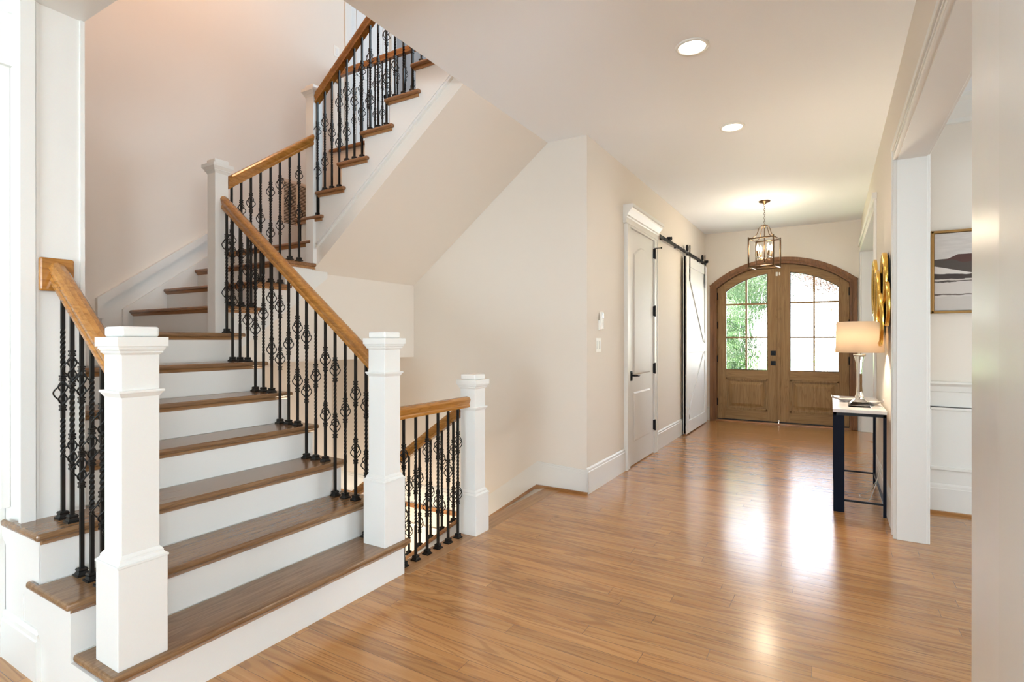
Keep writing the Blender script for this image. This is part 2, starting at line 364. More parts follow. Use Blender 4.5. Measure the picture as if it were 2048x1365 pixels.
struct('ceiling_upper', cu, 'ceiling', 'ceiling high above the stairwell', 'ceiling')
cd = MB(); cd.box(XR + .15, 5, -5, 9.42, 3.1, 3.3)
struct('ceiling_dining', cd, 'ceiling', 'dining room ceiling seen through the cased opening', 'ceiling')
w = MB(); w.box(XL - .12, XL, YS + .12, YB + .2, 0, HC)
struct('wall_left', w, 'wall', 'warm beige hall wall with the closet door and barn door', 'wall')
w = MB(); w.box(XF, XL, YS, YS + .12, -2.6, F2 - .03)
struct('wall_stair', w, 'wall', 'beige wall behind the stairs ending at the hall corner', 'wall')
w = MB(); w.box(XF - .2, XF, .845, 4.5, -2.6, 6.1); w.box(XF - .2, XF, 4.5, 5.25, 5.5, 6.1); w.box(XF - .2, XF, 4.5, 6.3, -2.6, 3.42)
struct('wall_far', w, 'wall', 'tall peach lit stairwell wall', 'wall')
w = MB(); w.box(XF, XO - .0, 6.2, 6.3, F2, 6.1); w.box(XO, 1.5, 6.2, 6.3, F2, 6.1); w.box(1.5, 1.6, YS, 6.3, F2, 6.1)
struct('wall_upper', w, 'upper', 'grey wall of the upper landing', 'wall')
w = MB(); w.box(XF - .2, XO, YS + .12, 6.3, F2 - .3, F2 - .002); w.box(XO, 1.6, YS + .12, 6.3, F2 - .0009, F2 + .02)
struct('floor_upper', w, 'floor_border', 'upper landing floor', 'floor')
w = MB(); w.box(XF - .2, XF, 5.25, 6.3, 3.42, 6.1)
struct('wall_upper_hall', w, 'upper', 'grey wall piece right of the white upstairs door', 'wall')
# left thick wall with its opening header
w = MB(); w.box(XF, -2.75, .848, 1.05, 0, 6.1); w.box(-2.75, .0, .848, 1.05, 2.66, 6.1)
struct('wall_side', w, 'white', 'white wall end and header beside the lowest steps', 'wall')
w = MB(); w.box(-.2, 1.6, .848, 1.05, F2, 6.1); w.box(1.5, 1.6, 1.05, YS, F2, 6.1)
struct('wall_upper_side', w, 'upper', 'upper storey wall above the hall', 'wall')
# casing of the wall end
w = MB(); w.box(-2.762, -2.738, .838, .885, .579, 2.66); w.box(-2.757, -2.744, .888, .897, .579, 2.66); w.box(-2.757, -2.742, 1.036, 1.052, .579, 2.66)
struct('trim_2', w, 'white', 'slim casing strips on the white wall end', 'trim')
# front wall with arched door hole
DX, DR, DZ = -.68, 1.516, 1.064
def arc(r): return lambda x: DZ + sqrt(max(r * r - (x - DX) ** 2, 0))
def lin(a, b, n): return [a + (b - a) * i / n for i in range(n + 1)]
w = MB(); w.box(XL - .12, -1.69, YB, YB + .2, 0, HC); w.box(.33, XR + .25, YB, YB + .2, 0, HC)
w.strip(lin(-1.69, .33, 32), arc(DR - .004), lambda x: HC, YB, YB + .2)
struct('wall_front', w, 'wall', 'beige wall around the arched front doors', 'wall')
# right wall: dining opening y 2.03..4.31, study opening 6.25..9.12
w = MB(); T = .15
w.box(XR, XR + T, 4.31, 6.27, 0, HC); w.box(XR, XR + T, 6.27, 9.12, 2.57, HC); w.box(XR, XR + T, 9.12, YB, 0, HC)
w.box(XR, XR + T, 2.03, 4.31, 2.485, HC); w.box(XR, XR + T, 1.50, 2.03, 0, HC)
struct('wall_right', w, 'wall', 'beige right hall wall with the dining and study openings', 'wall')
w = MB()
def casing_x(w, x, y0, y1, z0, z1, flip=1):
    w.box(x, x - .018, y0, y1, z0, z1)
# dining opening casing on the hall side + jamb lining
w.box(XR - .018, XR, 4.31, 4.41, 0, 2.585); w.box(XR - .026, XR, 4.385, 4.41, 0, 2.585); w.box(XR - .024, XR, 4.305, 4.322, 0, 2.49)
w.box(XR - .018, XR, 2.03, 4.3, 2.485, 2.585); w.box(XR - .030, XR, 2.03, 4.41, 2.560, 2.590); w.box(XR - .024, XR, 2.03, 4.3, 2.530, 2.538); w.box(XR - .026, XR, 2.03, 4.31, 2.480, 2.500)
w.box(XR - .005, XR + T + .005, 4.297, 4.311, 0, 2.487); w.box(XR - .005, XR + T + .005, 2.03, 4.3, 2.475, 2.487)
w.box(XR + T, XR + T + .02, 4.30, 4.40, 0, 2.585); w.box(XR + T, XR + T + .02, 2.03, 4.4, 2.485, 2.585)
struct('trim_3', w, 'white', 'white cased opening into the dining room', 'trim', .003)
w = MB()
w.box(XR - .02, XR, 6.15, 6.27, 0, 2.67); w.box(XR - .035, XR, 6.12, 9.2, 2.64, 2.70); w.box(XR - .02, XR, 6.27, 9.12, 2.56, 2.67)
w.box(XR - .02, XR, 9.12, 9.21, 0, 2.67); w.box(XR, XR + T, 9.105, 9.12, 0, 2.57); w.box(XR, XR + T, 6.27, 6.285, 0, 2.57); w.box(XR, XR + T, 6.27, 9.12, 2.56, 2.572)
struct('trim_4', w, 'white', 'white cased opening near the front doors', 'trim', .003)
# near white pilaster at the right edge
w = MB(); w.box(XR - .022, XR + T + .022, 1.712, 2.03, 0, HC)
struct('trim_5', w, 'gloss', 'glossy white brush painted pilaster at the right edge', 'trim', .003)
w = MB(); w.box(XR - .030, XR, 1.5, 1.70, 0, HC)
struct('trim_6', w, 'white', 'white casing beside the glossy pilaster', 'trim', .003)
w = MB(); w.box(XR + T, 5, 1.38, 1.5, 0, 3.1)  # unseen wall added to keep the right fill light off the jamb
struct('wall_partition', w, 'wall', 'unseen wall added between the dining room and the kitchen to block light', 'wall')
# dining room back wall with wainscot
w = MB(); w.box(XR + T, 5, 5.15, 5.27, 0, 3.1)
struct('wall_dining', w, 'wall', 'beige dining room wall with picture and wainscot', 'wall')
w = MB(); w.box(XR + T, 5, 5.142, 5.15, .2, .95)
struct('trim_7', w, 'white', 'white wainscot face under the chair rail', 'wainscot')
w = MB(); w.prism([(5.15, .99), (5.10, .99), (5.10, .975), (5.125, .955), (5.13, .915), (5.15, .91)], 'X', XR + T, 5)
struct('trim_8', w, 'white', 'white chair rail along the dining room wall', 'chair rail')
w = MB()
for x0, x1 in ((.635, 1.5), (1.65, 2.6), (2.75, 3.7)):
    for zz in ((.775, .80), (.325, .35)): w.box(x0, x1, 5.125, 5.143, *zz)
    for xx in (x0, x1 - .022): w.box(xx, xx + .022, 5.125, 5.143, .325, .80)
struct('trim_9', w, 'white', 'white picture frame mouldings on the wainscot', 'moulding', .004)
w = MB(); w.prism([(5.15, 3.1), (5.02, 3.1), (5.02, 3.07), (5.05, 3.05), (5.10, 2.98), (5.125, 2.95), (5.13, 2.92), (5.15, 2.915)], 'X', XR + T, 5)
struct('trim_10', w, 'white', 'white crown moulding in the dining room', 'crown moulding')
# unseen outer shell; its window openings are added to suit the fill lights
w = MB(); w.box(-7, -1.5, -5, -4.85, 0, HC); w.box(-.9, 5, -5, -4.85, 0, HC); w.box(-1.5, -.9, -5, -4.85, 0, 1.1); w.box(-1.5, -.9, -5, -4.85, 2.2, HC)
struct('wall_back', w, 'wall', 'unseen wall with an added window opening behind the viewer', 'wall')
w = MB(); w.box(-7, -6.85, -5, 1.05, 0, HC); w.box(-7, XF, .86, 1.05, 0, HC)
struct('wall_kitchen', w, 'wall', 'kitchen wall to the left of the viewer', 'wall')
w = MB(); w.box(XR + .25, 5, YB, YB + .2, 0, 3.1)
for a_, b_ in ((-5, -2.7), (-1.9, 2.1), (2.9, 7.0), (7.8, 9.42)): w.box(5, 5.15, a_, b_, 0, 3.1)
for a_, b_ in ((-2.7, -1.9), (2.1, 2.9), (7.0, 7.8)): w.box(5, 5.15, a_, b_, 0, .9); w.box(5, 5.15, a_, b_, 2.4, 3.1)
struct('wall_outer', w, 'wall', 'outer wall of the dining room and study with added window openings', 'wall')
w = MB(); w.box(XF, -2.0, YS, YS + .12, -2.62, -2.6); w.box(XF - .2, -1.5, 2.2, 4.4, -2.8, -2.6)
struct('floor_basement', w, 'floor_border', 'floor at the foot of the basement stairs', 'floor')
# baseboards
def base_x(w, x, side, y0, y1, z=0, h=.22):
    t = .018 * side
    w.prism([(x, z), (x + t, z), (x + t, z + h - .035), (x + t * .75, z + h - .03), (x + t * .75, z + h - .012), (x + t * .3, z + h), (x, z + h)], 'Y', y0, y1)
def base_y(w, y, side, x0, x1, z=0, h=.22):
    t = .018 * side
    w.prism([(y, z), (y + t, z), (y + t, z + h - .035), (y + t * .75, z + h - .03), (y + t * .75, z + h - .012), (y + t * .3, z + h), (y, z + h)], 'X', x0, x1)
w = MB(); base_x(w, XL, 1, YS - .018, 5.19); base_x(w, XL, 1, 6.29, YB); base_y(w, YB, -1, XL, -1.70); base_y(w, YB, -1, .34, XR)
struct('baseboard_left', w, 'white', 'tall white baseboard along the left hall wall', 'baseboard')
w = MB(); base_x(w, XR, -1, 4.41, 6.15); base_y(w, 5.142, -1, XR + T, 5)
struct('baseboard_right', w, 'white', 'tall white baseboard along the right wall and dining room', 'baseboard')
w = MB(); w.box(XR + T, 5, 5.10, 5.124, 0, .02)
struct('trim_11', w, 'shoe', 'oak shoe moulding at the dining room wall', 'shoe moulding')
# skirt of the stair wall: level by the hall, then raked down with the basement stairs
w = MB()
def skirt(w, y, y2, off0, off1):
    x0, x1, x2, x3 = XL + .018, -2.245, -2.78, -4.88
    top = [(x0, .2), (x1, .225), (x2, -.165), (x3, -.165)]
    bot = [(x0, .0), (x1, .0), (x2, -.385), (x3, -.385)]
    f = lambda t: [(a, za + (zb - za) * t) for (a, zb), (_, za) in zip(top, bot)]
    w.prism(f(off1) + f(off0)[::-1], 'Y', y, y2)
skirt(w, YS - .018, YS, 0, .86); skirt(w, YS - .013, YS, .86, .95); skirt(w, YS - .006, YS, .95, 1.0)
struct('baseboard_stair', w, 'white', 'white baseboard stepping down with the basement stairs', 'baseboard')
w = MB(); w.prism([(XL + .018, .0), (-2.16, .0), (-2.245, -.002), (-2.78, -.386), (-4.88, -.386), (-4.88, -.408), (-2.785, -.408), (-2.25, -.025), (-2.165, -.0), (-2.165, .022), (XL + .018, .02)][0:0] or [(XL + .018, .0), (XL + .018, .02), (-2.245, .022), (-2.78, -.364), (-4.88, -.364), (-4.88, -.405), (-2.80, -.405), (-2.262, -.02), (-2.165, .0)], 'Y', YS - .034, YS - .018)
struct('trim_12', w, 'shoe', 'oak shoe moulding stepping down with the basement stairs', 'shoe moulding')
w = MB(); w.box(XF, -2.8, YS - .02, YS, -.60, -.575)
struct('trim_13', w, 'white', 'thin white ledge low on the stair wall', 'trim')

# ================================================================== STAIRS
SEC = [(-.024, -.036), (.024, -.036), (.026, -.022), (.021, -.015), (.029, .004), (.0315, .016), (.028, .024), (.018, .0325), (0, .036), (-.018, .0325), (-.028, .024), (-.0315, .016), (-.029, .004), (-.021, -.015), (-.026, -.022)]
TH = .028
def stair(name, loc, label): return thing(name, loc, label, 'staircase', kind='structure')
# ---- first flight
st1 = stair('staircase', (-2.8, 1.56, 0), 'lower white and oak stair flight rising from the hall')
YL, YR = .815, 2.305
for k in range(1, 8):
    z = zt(k); xn = nose1(k); nxt = nose1(k + 1) if k < 7 else XF + .02
    back = (nxt - .03) if k < 7 else XF + .02
    yl = .842 if k == 1 else YL
    m = MB()
    if k == 1: pl_ = [(xn, yl), (xn, YR), (back, YR), (back, yl)]
    elif k < 4: pl_ = [(xn, YL), (xn, YR), (back - .05, YR), (back - .05, 2.278), (back, 2.278), (back, .836), (back - .075, .836), (back - .075, YL)]
    elif k < 7: pl_ = [(xn, 1.052), (xn, YR), (back - .05, YR), (back - .05, 2.278), (back, 2.278), (back, 1.052)]
    else: pl_ = [(xn, 1.052), (xn, YR), (-3.66, YR), (-3.66, 2.18), (back, 2.18), (back, 1.052)]
    m.prism(pl_, 'Z', z - TH, z)
    t = m.build('tread', 'tread', st1, bevel=.011, seg=3)
    n = MB(); y0 = (yl + .022) if k < 4 else 1.06
    n.prism([(xn - .008, z - TH), (xn - .03, z - TH), (xn - .03, z - TH - .02), (xn - .024, z - TH - .018), (xn - .014, z - TH - .008)], 'Y', y0, YR - .022)
    n.build('cove_moulding', 'nose', t)
    r = MB(); r.box(xn - .045, xn - .03, (.838 if k < 4 else 1.05), 2.278, z - RISE, z - TH)
    r.build('riser', 'white', st1)
def steps(nose, ks, zfun, end, bottom, under):
    """stepped outline under treads for a flight along increasing index, returned as polyline of (u,z)"""
    pts = []
    for i, k in enumerate(ks):
        u = nose(k) + (-.045 if under < 0 else .045) * 1
        pts += [(u, zfun(k) - RISE if i else bottom), (u, zfun(k) - TH)]
    pts += [(end, zfun(ks[-1]) - TH)]
    return pts
p = steps(nose1, range(1, 8), zt, XF + .01, 0.0, -1)
c = MB(); c.prism(p + [(XF + .01, 0.0)], 'Y', 1.06, 2.262); c.build('carcass', 'white', st1)
c = MB(); p3 = steps(nose1, range(1, 4), zt, -2.86, 0.0, -1); c.prism(p3 + [(-2.86, 0)], 'Y', .852, 1.06); c.build('side_panel', 'white', st1)
# cut stringer on the left side: stepped top, raked lower edge
c = MB(); c.prism([(-2.062, 0), (-2.062, zt(1) - TH), (nose1(2) - .032, zt(1) - TH), (nose1(2) - .032, zt(2) - TH), (nose1(3) - .032, zt(2) - TH), (nose1(3) - .032, zt(3) - TH), (-2.93, zt(3) - TH), (-2.93, .495), (-2.35, 0)], 'Y', .838, .853)
c.build('stringer', 'white', st1)
c = MB(); c.prism([(nose1(1) - .032, 0)] + [q for k in range(1, 7) for q in ((nose1(k) - .032, zt(k) - TH), (nose1(k + 1) - .032, zt(k) - TH))] + [(nose1(7) - .032, zt(7) - TH), (-3.9, zt(7) - TH), (-3.9, 1.0), (-2.5, 0)], 'Y', 2.262, 2.275)
c.build('stringer', 'white', st1)
w = MB(); base_y(w, .852, -1, -2.93, -2.585, 0, .19)
struct('baseboard_side', w, 'white', 'short white baseboard left of the lowest steps', 'baseboard')
# ---- second flight
st2 = stair('staircase', (-4.2, 2.6, 1.351), 'middle stair flight turning along the far wall')
XI = -3.62
for k in range(8, 12):
    z = zt(k); yn = nose2(k)
    m = MB()
    if k < 11: b_ = nose2(k + 1) + .03; pl_ = [(XF + .04, yn), (XI, yn), (XI, b_ + .045), (-3.655, b_ + .045), (-3.655, b_), (XF + .04, b_)]
    else: pl_ = [(XF + .04, yn), (XI - .03, yn), (XI - .03, 3.04), (-3.82, 3.04), (-3.82, YS), (XF + .04, YS)]
    m.prism(pl_, 'Z', z - TH, z)
    t = m.build('tread', 'tread_x', st2, bevel=.011, seg=3)
    n = MB(); n.prism([(yn + .008, z - TH), (yn + .03, z - TH), (yn + .03, z - TH - .02), (yn + .024, z - TH - .018), (yn + .014, z - TH - .008)], 'X', XF + .05, XI - .022)
    if k < 11: n.box(-3.654, XI - .02, yn + .02, nose2(k + 1) + .05, z - TH - .018, z - TH)
    n.build('cove_moulding', 'shoe', t)
    r = MB(); r.box(XF + .04, -3.655, yn + .03, yn + .045, z - RISE, z - TH); r.build('riser', 'white', st2)
q = [(nose2(8) + .045, 1.13)]
for k in range(8, 12): q += [(nose2(k) + .045, zt(k) - RISE - (TH if k > 8 else .0)), (nose2(k) + .045, zt(k) - TH)]
q += [(3.02, zt(11) - TH), (3.02, 1.86), (YS - .001, 1.86), (YS - .001, 1.13)]
c = MB(); c.prism(q, 'X', XF + .04, -3.68); c.build('carcass', 'wall', st2)
c = MB(); sl = .745
q = [(2.28, 1.823 - sl * (3.12 - 2.28)), (2.28, zt(8) - TH)]
for k in (9, 10): q += [(nose2(k) + .032, zt(k - 1) - TH), (nose2(k) + .032, zt(k) - TH)]
q += [(2.967, zt(10) - TH), (2.967, 1.875), (3.12, 1.875), (3.12, 1.823)]
c.prism(q, 'X', -3.68, -3.655); c.build('stringer', 'white', st2)
c = MB(); c.box(-3.69, -3.652, nose2(11) + .03, 2.985, zt(10), zt(11) - TH); c.build('riser', 'white', st2)
# skirt on the far wall
c = MB(); c.prism([(1.98, 1.351), (1.98, 1.60), (3.2, 1.60 + .755 * 1.22), (4.0, 2.52), (4.0, 2.0), (1.98, 1.351)][:-1], 'X', XF, XF + .018)
c.prism([(1.06, 1.351), (1.06, 1.47), (1.98, 1.47), (1.98, 1.351)], 'X', XF, XF + .014)
s_ = c.build('wall_skirt', 'white', st2)
c = MB(); a0 = [(1.945, 1.47), (1.945, 1.615), (3.2, 1.615 + .755 * 1.255)]
c.prism([(1.945, 1.47), (1.945, 1.628), (3.2, 1.628 + .755 * 1.255), (3.2, 1.588 + .755 * 1.22), (1.99, 1.588), (1.99, 1.47)], 'X', XF, XF + .042)
c.build('skirt_cap', 'white', st2)
c = MB(); c.prism([(2.12, 1.351), (2.12, 1.55), (3.2, 1.55 + .755 * 1.08), (3.2, 2.0), (2.3, 1.351)], 'X', XF, XF + .04)
c.build('wall_stringer', 'white', st2)
# ---- third flight
st3 = stair('staircase', (-3.0, 3.6, 2.1), 'upper stair flight climbing right to the second floor')
Y3 = 2.935
for k in range(12, 18):
    z = zt(k); xn = nose3(k)
    m = MB(); b_ = nose3(k + 1) + .03; m.prism([(xn, Y3), (b_ + .05, Y3), (b_ + .05, 2.97), (b_, 2.97), (b_, YS), (xn, YS)], 'Z', z - TH, z)
    t = m.build('tread', 'tread_x', st3, bevel=.011, seg=3)
    n = MB(); n.prism([(xn + .008, z - TH), (xn + .03, z - TH), (xn + .03, z - TH - .02), (xn + .014, z - TH - .008)], 'Y', Y3 + .02, YS)
    n.box(xn + .02, nose3(k + 1) + .06, Y3 + .02, 2.974, z - TH - .018, z - TH)
    n.build('cove_moulding', 'shoe', t)
    r = MB(); r.box(xn + .03, xn + .045, 2.975, YS, z - RISE, z - TH); r.build('riser', 'white', st3)
def nl3(x): return 2.5025 + (x + 3.5945) * .7624      # line of the nosings
def sof(x): return 1.86 + (x + 3.68) * (3.04 - 1.86) / (3.68 - 2.14)
q = [(-3.68, 1.86), (-3.817, 1.86), (-3.817, zt(12) - TH)]
for k in range(13, 18): q += [(nose3(k) + .03, zt(k - 1) - TH), (nose3(k) + .03, zt(k) - TH)]
q += [(-2.145, zt(17) - TH), (-2.145, 3.04)]
c = MB(); c.prism(q, 'Y', 2.975, YS - .001); c.build('carcass', 'wall', st3)
q2 = [(-3.64, nl3(-3.64) - .40)] + [(-3.64, zt(12) - TH)]
for k in range(13, 18): q2 += [(nose3(k) + .03, zt(k - 1) - TH), (nose3(k) + .03, zt(k) - TH)]
q2 += [(-2.145, zt(17) - TH), (-2.145, nl3(-2.145) - .40)]
c = MB(); c.prism(q2, 'Y', 2.966, 2.975); c.build('stringer', 'white', st3)
c = MB()
for a, b, d in ((.405, .415, .020), (.415, .435, .014), (.435, .447, .024)):
    c.prism([(-3.60, nl3(-3.60) - b), (-3.60, nl3(-3.60) - a), (-2.146, nl3(-2.146) - a), (-2.146, nl3(-2.146) - b)], 'Y', 2.975 - d, 2.976)
c.build('stringer_moulding', 'white', st3)
# ---- basement flight
st0 = stair('staircase', (-3.0, 3.6, -.9), 'basement stair flight going down beside the hall')
for k in range(1, 9):
    z = -RISE * k; x1 = -2.14 - RUN * (k - 1)
    m = MB(); m.box(x1 - RUN - .03 if k < 8 else XF, x1, 3.06, YS - .04, z - TH, z); m.build('tread', 'tread', st0, bevel=.01)
    r = MB(); r.box(x1 - .012, x1 + .003, 3.06, YS - .04, z, z + RISE - TH); r.build('riser', 'white', st0)
def capz(x): return .030 + .76 * (x + 2.262)
c = MB(); c.prism([(-2.165, -.03), (-2.165, capz(-2.165) - .03), (-4.3, capz(-4.3) - .03), (-4.3, -2.6), (-2.165, -2.6)][0:5], 'Y', 2.985, 3.06)
c.build('inner_stringer', 'white', st0)
c = MB(); c.prism([(-2.17, capz(-2.17) - .03), (-2.17, capz(-2.17)), (-4.3, capz(-4.3)), (-4.3, capz(-4.3) - .03)], 'Y', 2.965, 3.08)
c.build('stringer_cap', 'shoe', st0, bevel=.006)

# ================================================================== NEWEL POSTS
def newel_big(cx, cy, z0, dz, label):
    t = thing('newel_post', (cx, cy, z0), label, 'newel post', 'box newel posts with block caps')
    MB().sq(cx, cy, .157, z0, .535 + dz).build('base', 'white', t, bevel=.002)
    m = MB(); m.sq(cx, cy, .163, .535 + dz, .543 + dz); m.sq(cx, cy, .157, .543 + dz, .552 + dz, .140); m.sq(cx, cy, .140, .552 + dz, .560 + dz); m.sq(cx, cy, .138, .560 + dz, .572 + dz, .121)
    m.build('base_moulding', 'white', t, bevel=.0015)
    MB().sq(cx, cy, .120, .535 + dz, 1.30 + dz).build('shaft', 'white', t, bevel=.0015)
    m = MB(); m.sq(cx, cy, .145, 1.120 + dz, 1.129 + dz); m.sq(cx, cy, .122, 1.105 + dz, 1.120 + dz, .140)
    m.build('neck_band', 'white', t, bevel=.001)
    m = MB(); m.sq(cx, cy, .122, 1.250 + dz, 1.257 + dz, .132); m.sq(cx, cy, .138, 1.257 + dz, 1.264 + dz); m.sq(cx, cy, .140, 1.264 + dz, 1.270 + dz, .146); m.sq(cx, cy, .150, 1.270 + dz, 1.279 + dz)
    m.sq(cx, cy, .162, 1.279 + dz, 1.312 + dz); m.build('cap_moulding', 'white', t, bevel=.0015)
    MB().sq(cx, cy, .122, 1.312 + dz, 1.348 + dz).build('cap_block', 'white', t, bevel=.009, seg=3)
    return t
newel_big(-2.1155, .951, RISE, 0, 'large white newel post at the left end of the lowest step')
newel_big(-2.1155, 2.196, RISE, 0, 'white newel post at the right end of the lowest step')
newel_big(-2.0975, 3.022, 0, -.276, 'shorter white newel post on the hall floor by the basement stairs')
def newel_slim(cx, cy, z0, zt_, label):
    t = thing('newel_post', (cx, cy, z0), label, 'newel post', 'slim landing newel posts')
    MB().sq(cx, cy, .092, z0, zt_ - .03).build('shaft', 'white', t, bevel=.0015)
    m = MB(); m.sq(cx, cy, .094, zt_ - .098, zt_ - .082, .112); m.sq(cx, cy, .118, zt_ - .082, zt_ - .074); m.sq(cx, cy, .116, zt_ - .074, zt_ - .058, .142); m.sq(cx, cy, .146, zt_ - .058, zt_ - .034)
    m.build('cap_moulding', 'white', t, bevel=.0015)
    MB().sq(cx, cy, .10, zt_ - .034, zt_).build('cap_block', 'white', t, bevel=.007, seg=3)
    return t
newel_slim(-3.656, 2.176, zt(7), 2.545, 'slim white newel post at the first landing')
newel_slim(-3.66, 2.988, zt(10), 3.385, 'slim white newel post at the upper landing, behind the first one')

# ================================================================== RAILINGS
def shoe_mesh():
    m = MB(); m.sq(0, 0, .044, 0, .008); m.sq(0, 0, .036, .008, .018, .028); m.sq(0, 0, .028, .018, .024, .033); m.sq(0, 0, .033, .024, .030, .026)
    return m
def basket_mesh():
    m = MB(); R = .0300; h = .043
    for j in range(4):
        pts = []; 
        for i in range(13):
            t = i / 12; zz = -h + 2 * h * t; rr = .005 + (R - .005) * sin(pi * t) ** .95; a = j * pi / 2 + t * pi * .80
            pts.append((rr * cos(a), rr * sin(a), zz))
        m.tube(pts, .0030, 5)
    for s in (-1, 1):
        m.tube([(0, 0, s * .036), (0, 0, s * .053)], [.0085, .0078], 8)
        for zz in (.052, .060, .068): m.sq(0, 0, .0205 if zz != .060 else .0165, s * zz - .0032, s * zz + .0032)
    return m
def bar_mesh(h, twists):
    """half-inch square bar, twisted between the given heights"""
    m = MB(); a = .0064; zs = [(0, 0.)]; ang = 0; last = 0
    for z0, z1 in twists:
        zs.append((z0, ang)); n = max(4, int((z1 - z0) / .0065)); tot = round((z1 - z0) / .080) * 2 * pi or 2 * pi
        for i in range(1, n + 1): zs.append((z0 + (z1 - z0) * i / n, ang + tot * i / n))
    zs.append((h, ang)); vs = []
    for z, an in zs: vs += [(a * 1.414 * cos(an + pi / 4 + k * pi / 2), a * 1.414 * sin(an + pi / 4 + k * pi / 2), z) for k in range(4)]
    n = len(zs)
    m.add(vs, [(4 * i + k, 4 * i + (k + 1) % 4, 4 * i + 4 + (k + 1) % 4, 4 * i + 4 + k) for i in range(n - 1) for k in range(4)] + [(3, 2, 1, 0), tuple(range(4 * n - 4, 4 * n))])
    return m
def as_mesh(m, name, mat):
    me = bpy.data.meshes.new(name); me.from_pydata(m.v, [], m.f); 
    for i in m.smooth: me.polygons[i].use_smooth = True
    me.materials.append(M[mat]); return me
SHOE = as_mesh(shoe_mesh(), 'baluster_shoe', 'iron'); BASKET = as_mesh(basket_mesh(), 'baluster_basket', 'iron')
def baluster(rail, x, y, z0, z1, baskets, twist=True, shoe=True):
    h = z1 - z0; bs = sorted(baskets); tw = []
    if len(bs) == 2: tw = [(bs[0] + .075, bs[1] - .075)]
    elif len(bs) == 1: tw = [(max(.05, bs[0] - .26), bs[0] - .10), (bs[0] + .10, min(h - .05, bs[0] + .26))]
    tw = [t for t in tw if t[1] - t[0] > .05]
    o = link('baluster', as_mesh(bar_mesh(h, tw), 'baluster_bar', 'iron'), rail, (x, y, z0))
    if shoe: link('shoe', SHOE, o, (x, y, z0))
    for b in bs: link('basket', BASKET, o, (x, y, z0 + b))
    return o
# rake of the first flight's rail (centre line)
def r1(x): return 1.222 - .7645 * (x + 2.26)
PAT = [('front', (.61, .28)), ('mid', (.508,)), ('back', (.743, .412))]
rr = thing('stair_railing', (-2.9, 2.196, 1.0), 'raked oak and black iron railing on the right of the lower flight', 'railing', 'wrought iron stair railings')
MB().rail((-2.177, 2.196, r1(-2.177)), (-3.609, 2.196, r1(-3.609)), SEC).build('handrail', 'rail_x', rr)
for k in range(1, 8):
    for i, (_, bs) in enumerate(PAT):
        x = nose1(k) - .071 - .0845 * i
        if k == 1 and i < 2: continue
        if k == 7 and i > 0: continue
        if k == 7: x = -3.585
        baluster(rr, x, 2.196, zt(k), r1(x) - .03, bs)
rl = thing('stair_railing', (-2.45, .951, 1.0), 'short oak and black iron railing left of the lowest steps', 'railing', 'wrought iron stair railings')
MB().rail((-2.177, .951, r1(-2.177)), (-2.722, .951, r1(-2.722)), SEC).build('handrail', 'rail_x', rl)
for k in (1, 2, 3):
    for i, (_, bs) in enumerate(PAT):
        x = nose1(k) - .071 - .0845 * i
        if (k == 1 and i < 2) or (k == 3 and i == 2): continue
        baluster(rl, x, .951, zt(k), r1(x) - .03, bs)
m = MB(); m.box(-2.742, -2.720, .892, 1.008, 1.500, 1.636); ros = m.build('rosette', 'rail_y', rl, bevel=.008, seg=2)
# second flight
def r2(y): return 2.40 + .7447 * (y - 2.227)
rs = thing('stair_railing', (-3.62, 2.6, 1.7), 'oak and black iron railing between the two slim posts', 'railing', 'wrought iron stair railings')
MB().rail((-3.628, 2.223, r2(2.223)), (-3.628, 2.941, r2(2.941)), SEC).build('handrail', 'rail_y', rs)
ys = [2.258, 2.330, 2.405, 2.482, 2.565, 2.645, 2.731, 2.817]
kk = [8, 8, 8, 9, 9, 9, 10, 10]; pp = [(.465,), (.69, .38), (.757, .445), (.467,), (.685, .375), (.757, .445), (.462,), (.684, .374)]
for y, k, b in zip(ys, kk, pp): baluster(rs, -3.628, y, zt(k), r2(y) - .03, b)
# third flight
def r3(x): return 3.255 + .7624 * (x + 3.645)
ru = thing('stair_railing', (-3.0, 2.98, 2.7), 'oak and black iron railing climbing to the second floor', 'railing', 'wrought iron stair railings')
MB().rail((-3.613, 2.978, r3(-3.613)), (-2.32, 2.978, r3(-2.32)), SEC).build('handrail', 'rail_x', ru)
baluster(ru, -3.606, 2.978, zt(12), r3(-3.606) - .03, (.70, .37))
for k in range(13, 18):
    for i, b in enumerate(((.557, .24), (.46,), (.68, .36))):
        x = nose3(k) + .0755 + .083 * i
        baluster(ru, x, 2.978, zt(k), r3(x) - .03, b)
# hall guard
rg = thing('guard_railing', (-2.105, 2.6, 0), 'level oak and black iron guard rail on the hall floor edge', 'railing', 'wrought iron stair railings')
MB().rail((-2.105, 2.257, .888), (-2.105, 2.961, .888), SEC).build('handrail', 'rail_y', rg)
for i, b in enumerate(((.63, .29), (.462,), (.632, .298), (.63, .29), (.462,), (.628, .294))):
    baluster(rg, -2.11, 2.345 + .1045 * i, .0012, .858, b)
# basement rail
def r0(x): return .80 + .713 * (x + 2.225)
rb = thing('stair_railing', (-2.8, 3.022, -.2), 'oak and black iron railing descending beside the basement stairs', 'railing', 'wrought iron stair railings')
MB().rail((-2.159, 3.022, r0(-2.159)), (-3.9, 3.022, r0(-3.9)), SEC).build('handrail', 'rail_x', rb)
for i in range(14):
    x = -2.263 - .1015 * i; b = ((.505, .176), (.505, .176), (.34,))[i % 3]
    baluster(rb, x, 3.022, capz(x) + .002, r0(x) - .03, b)
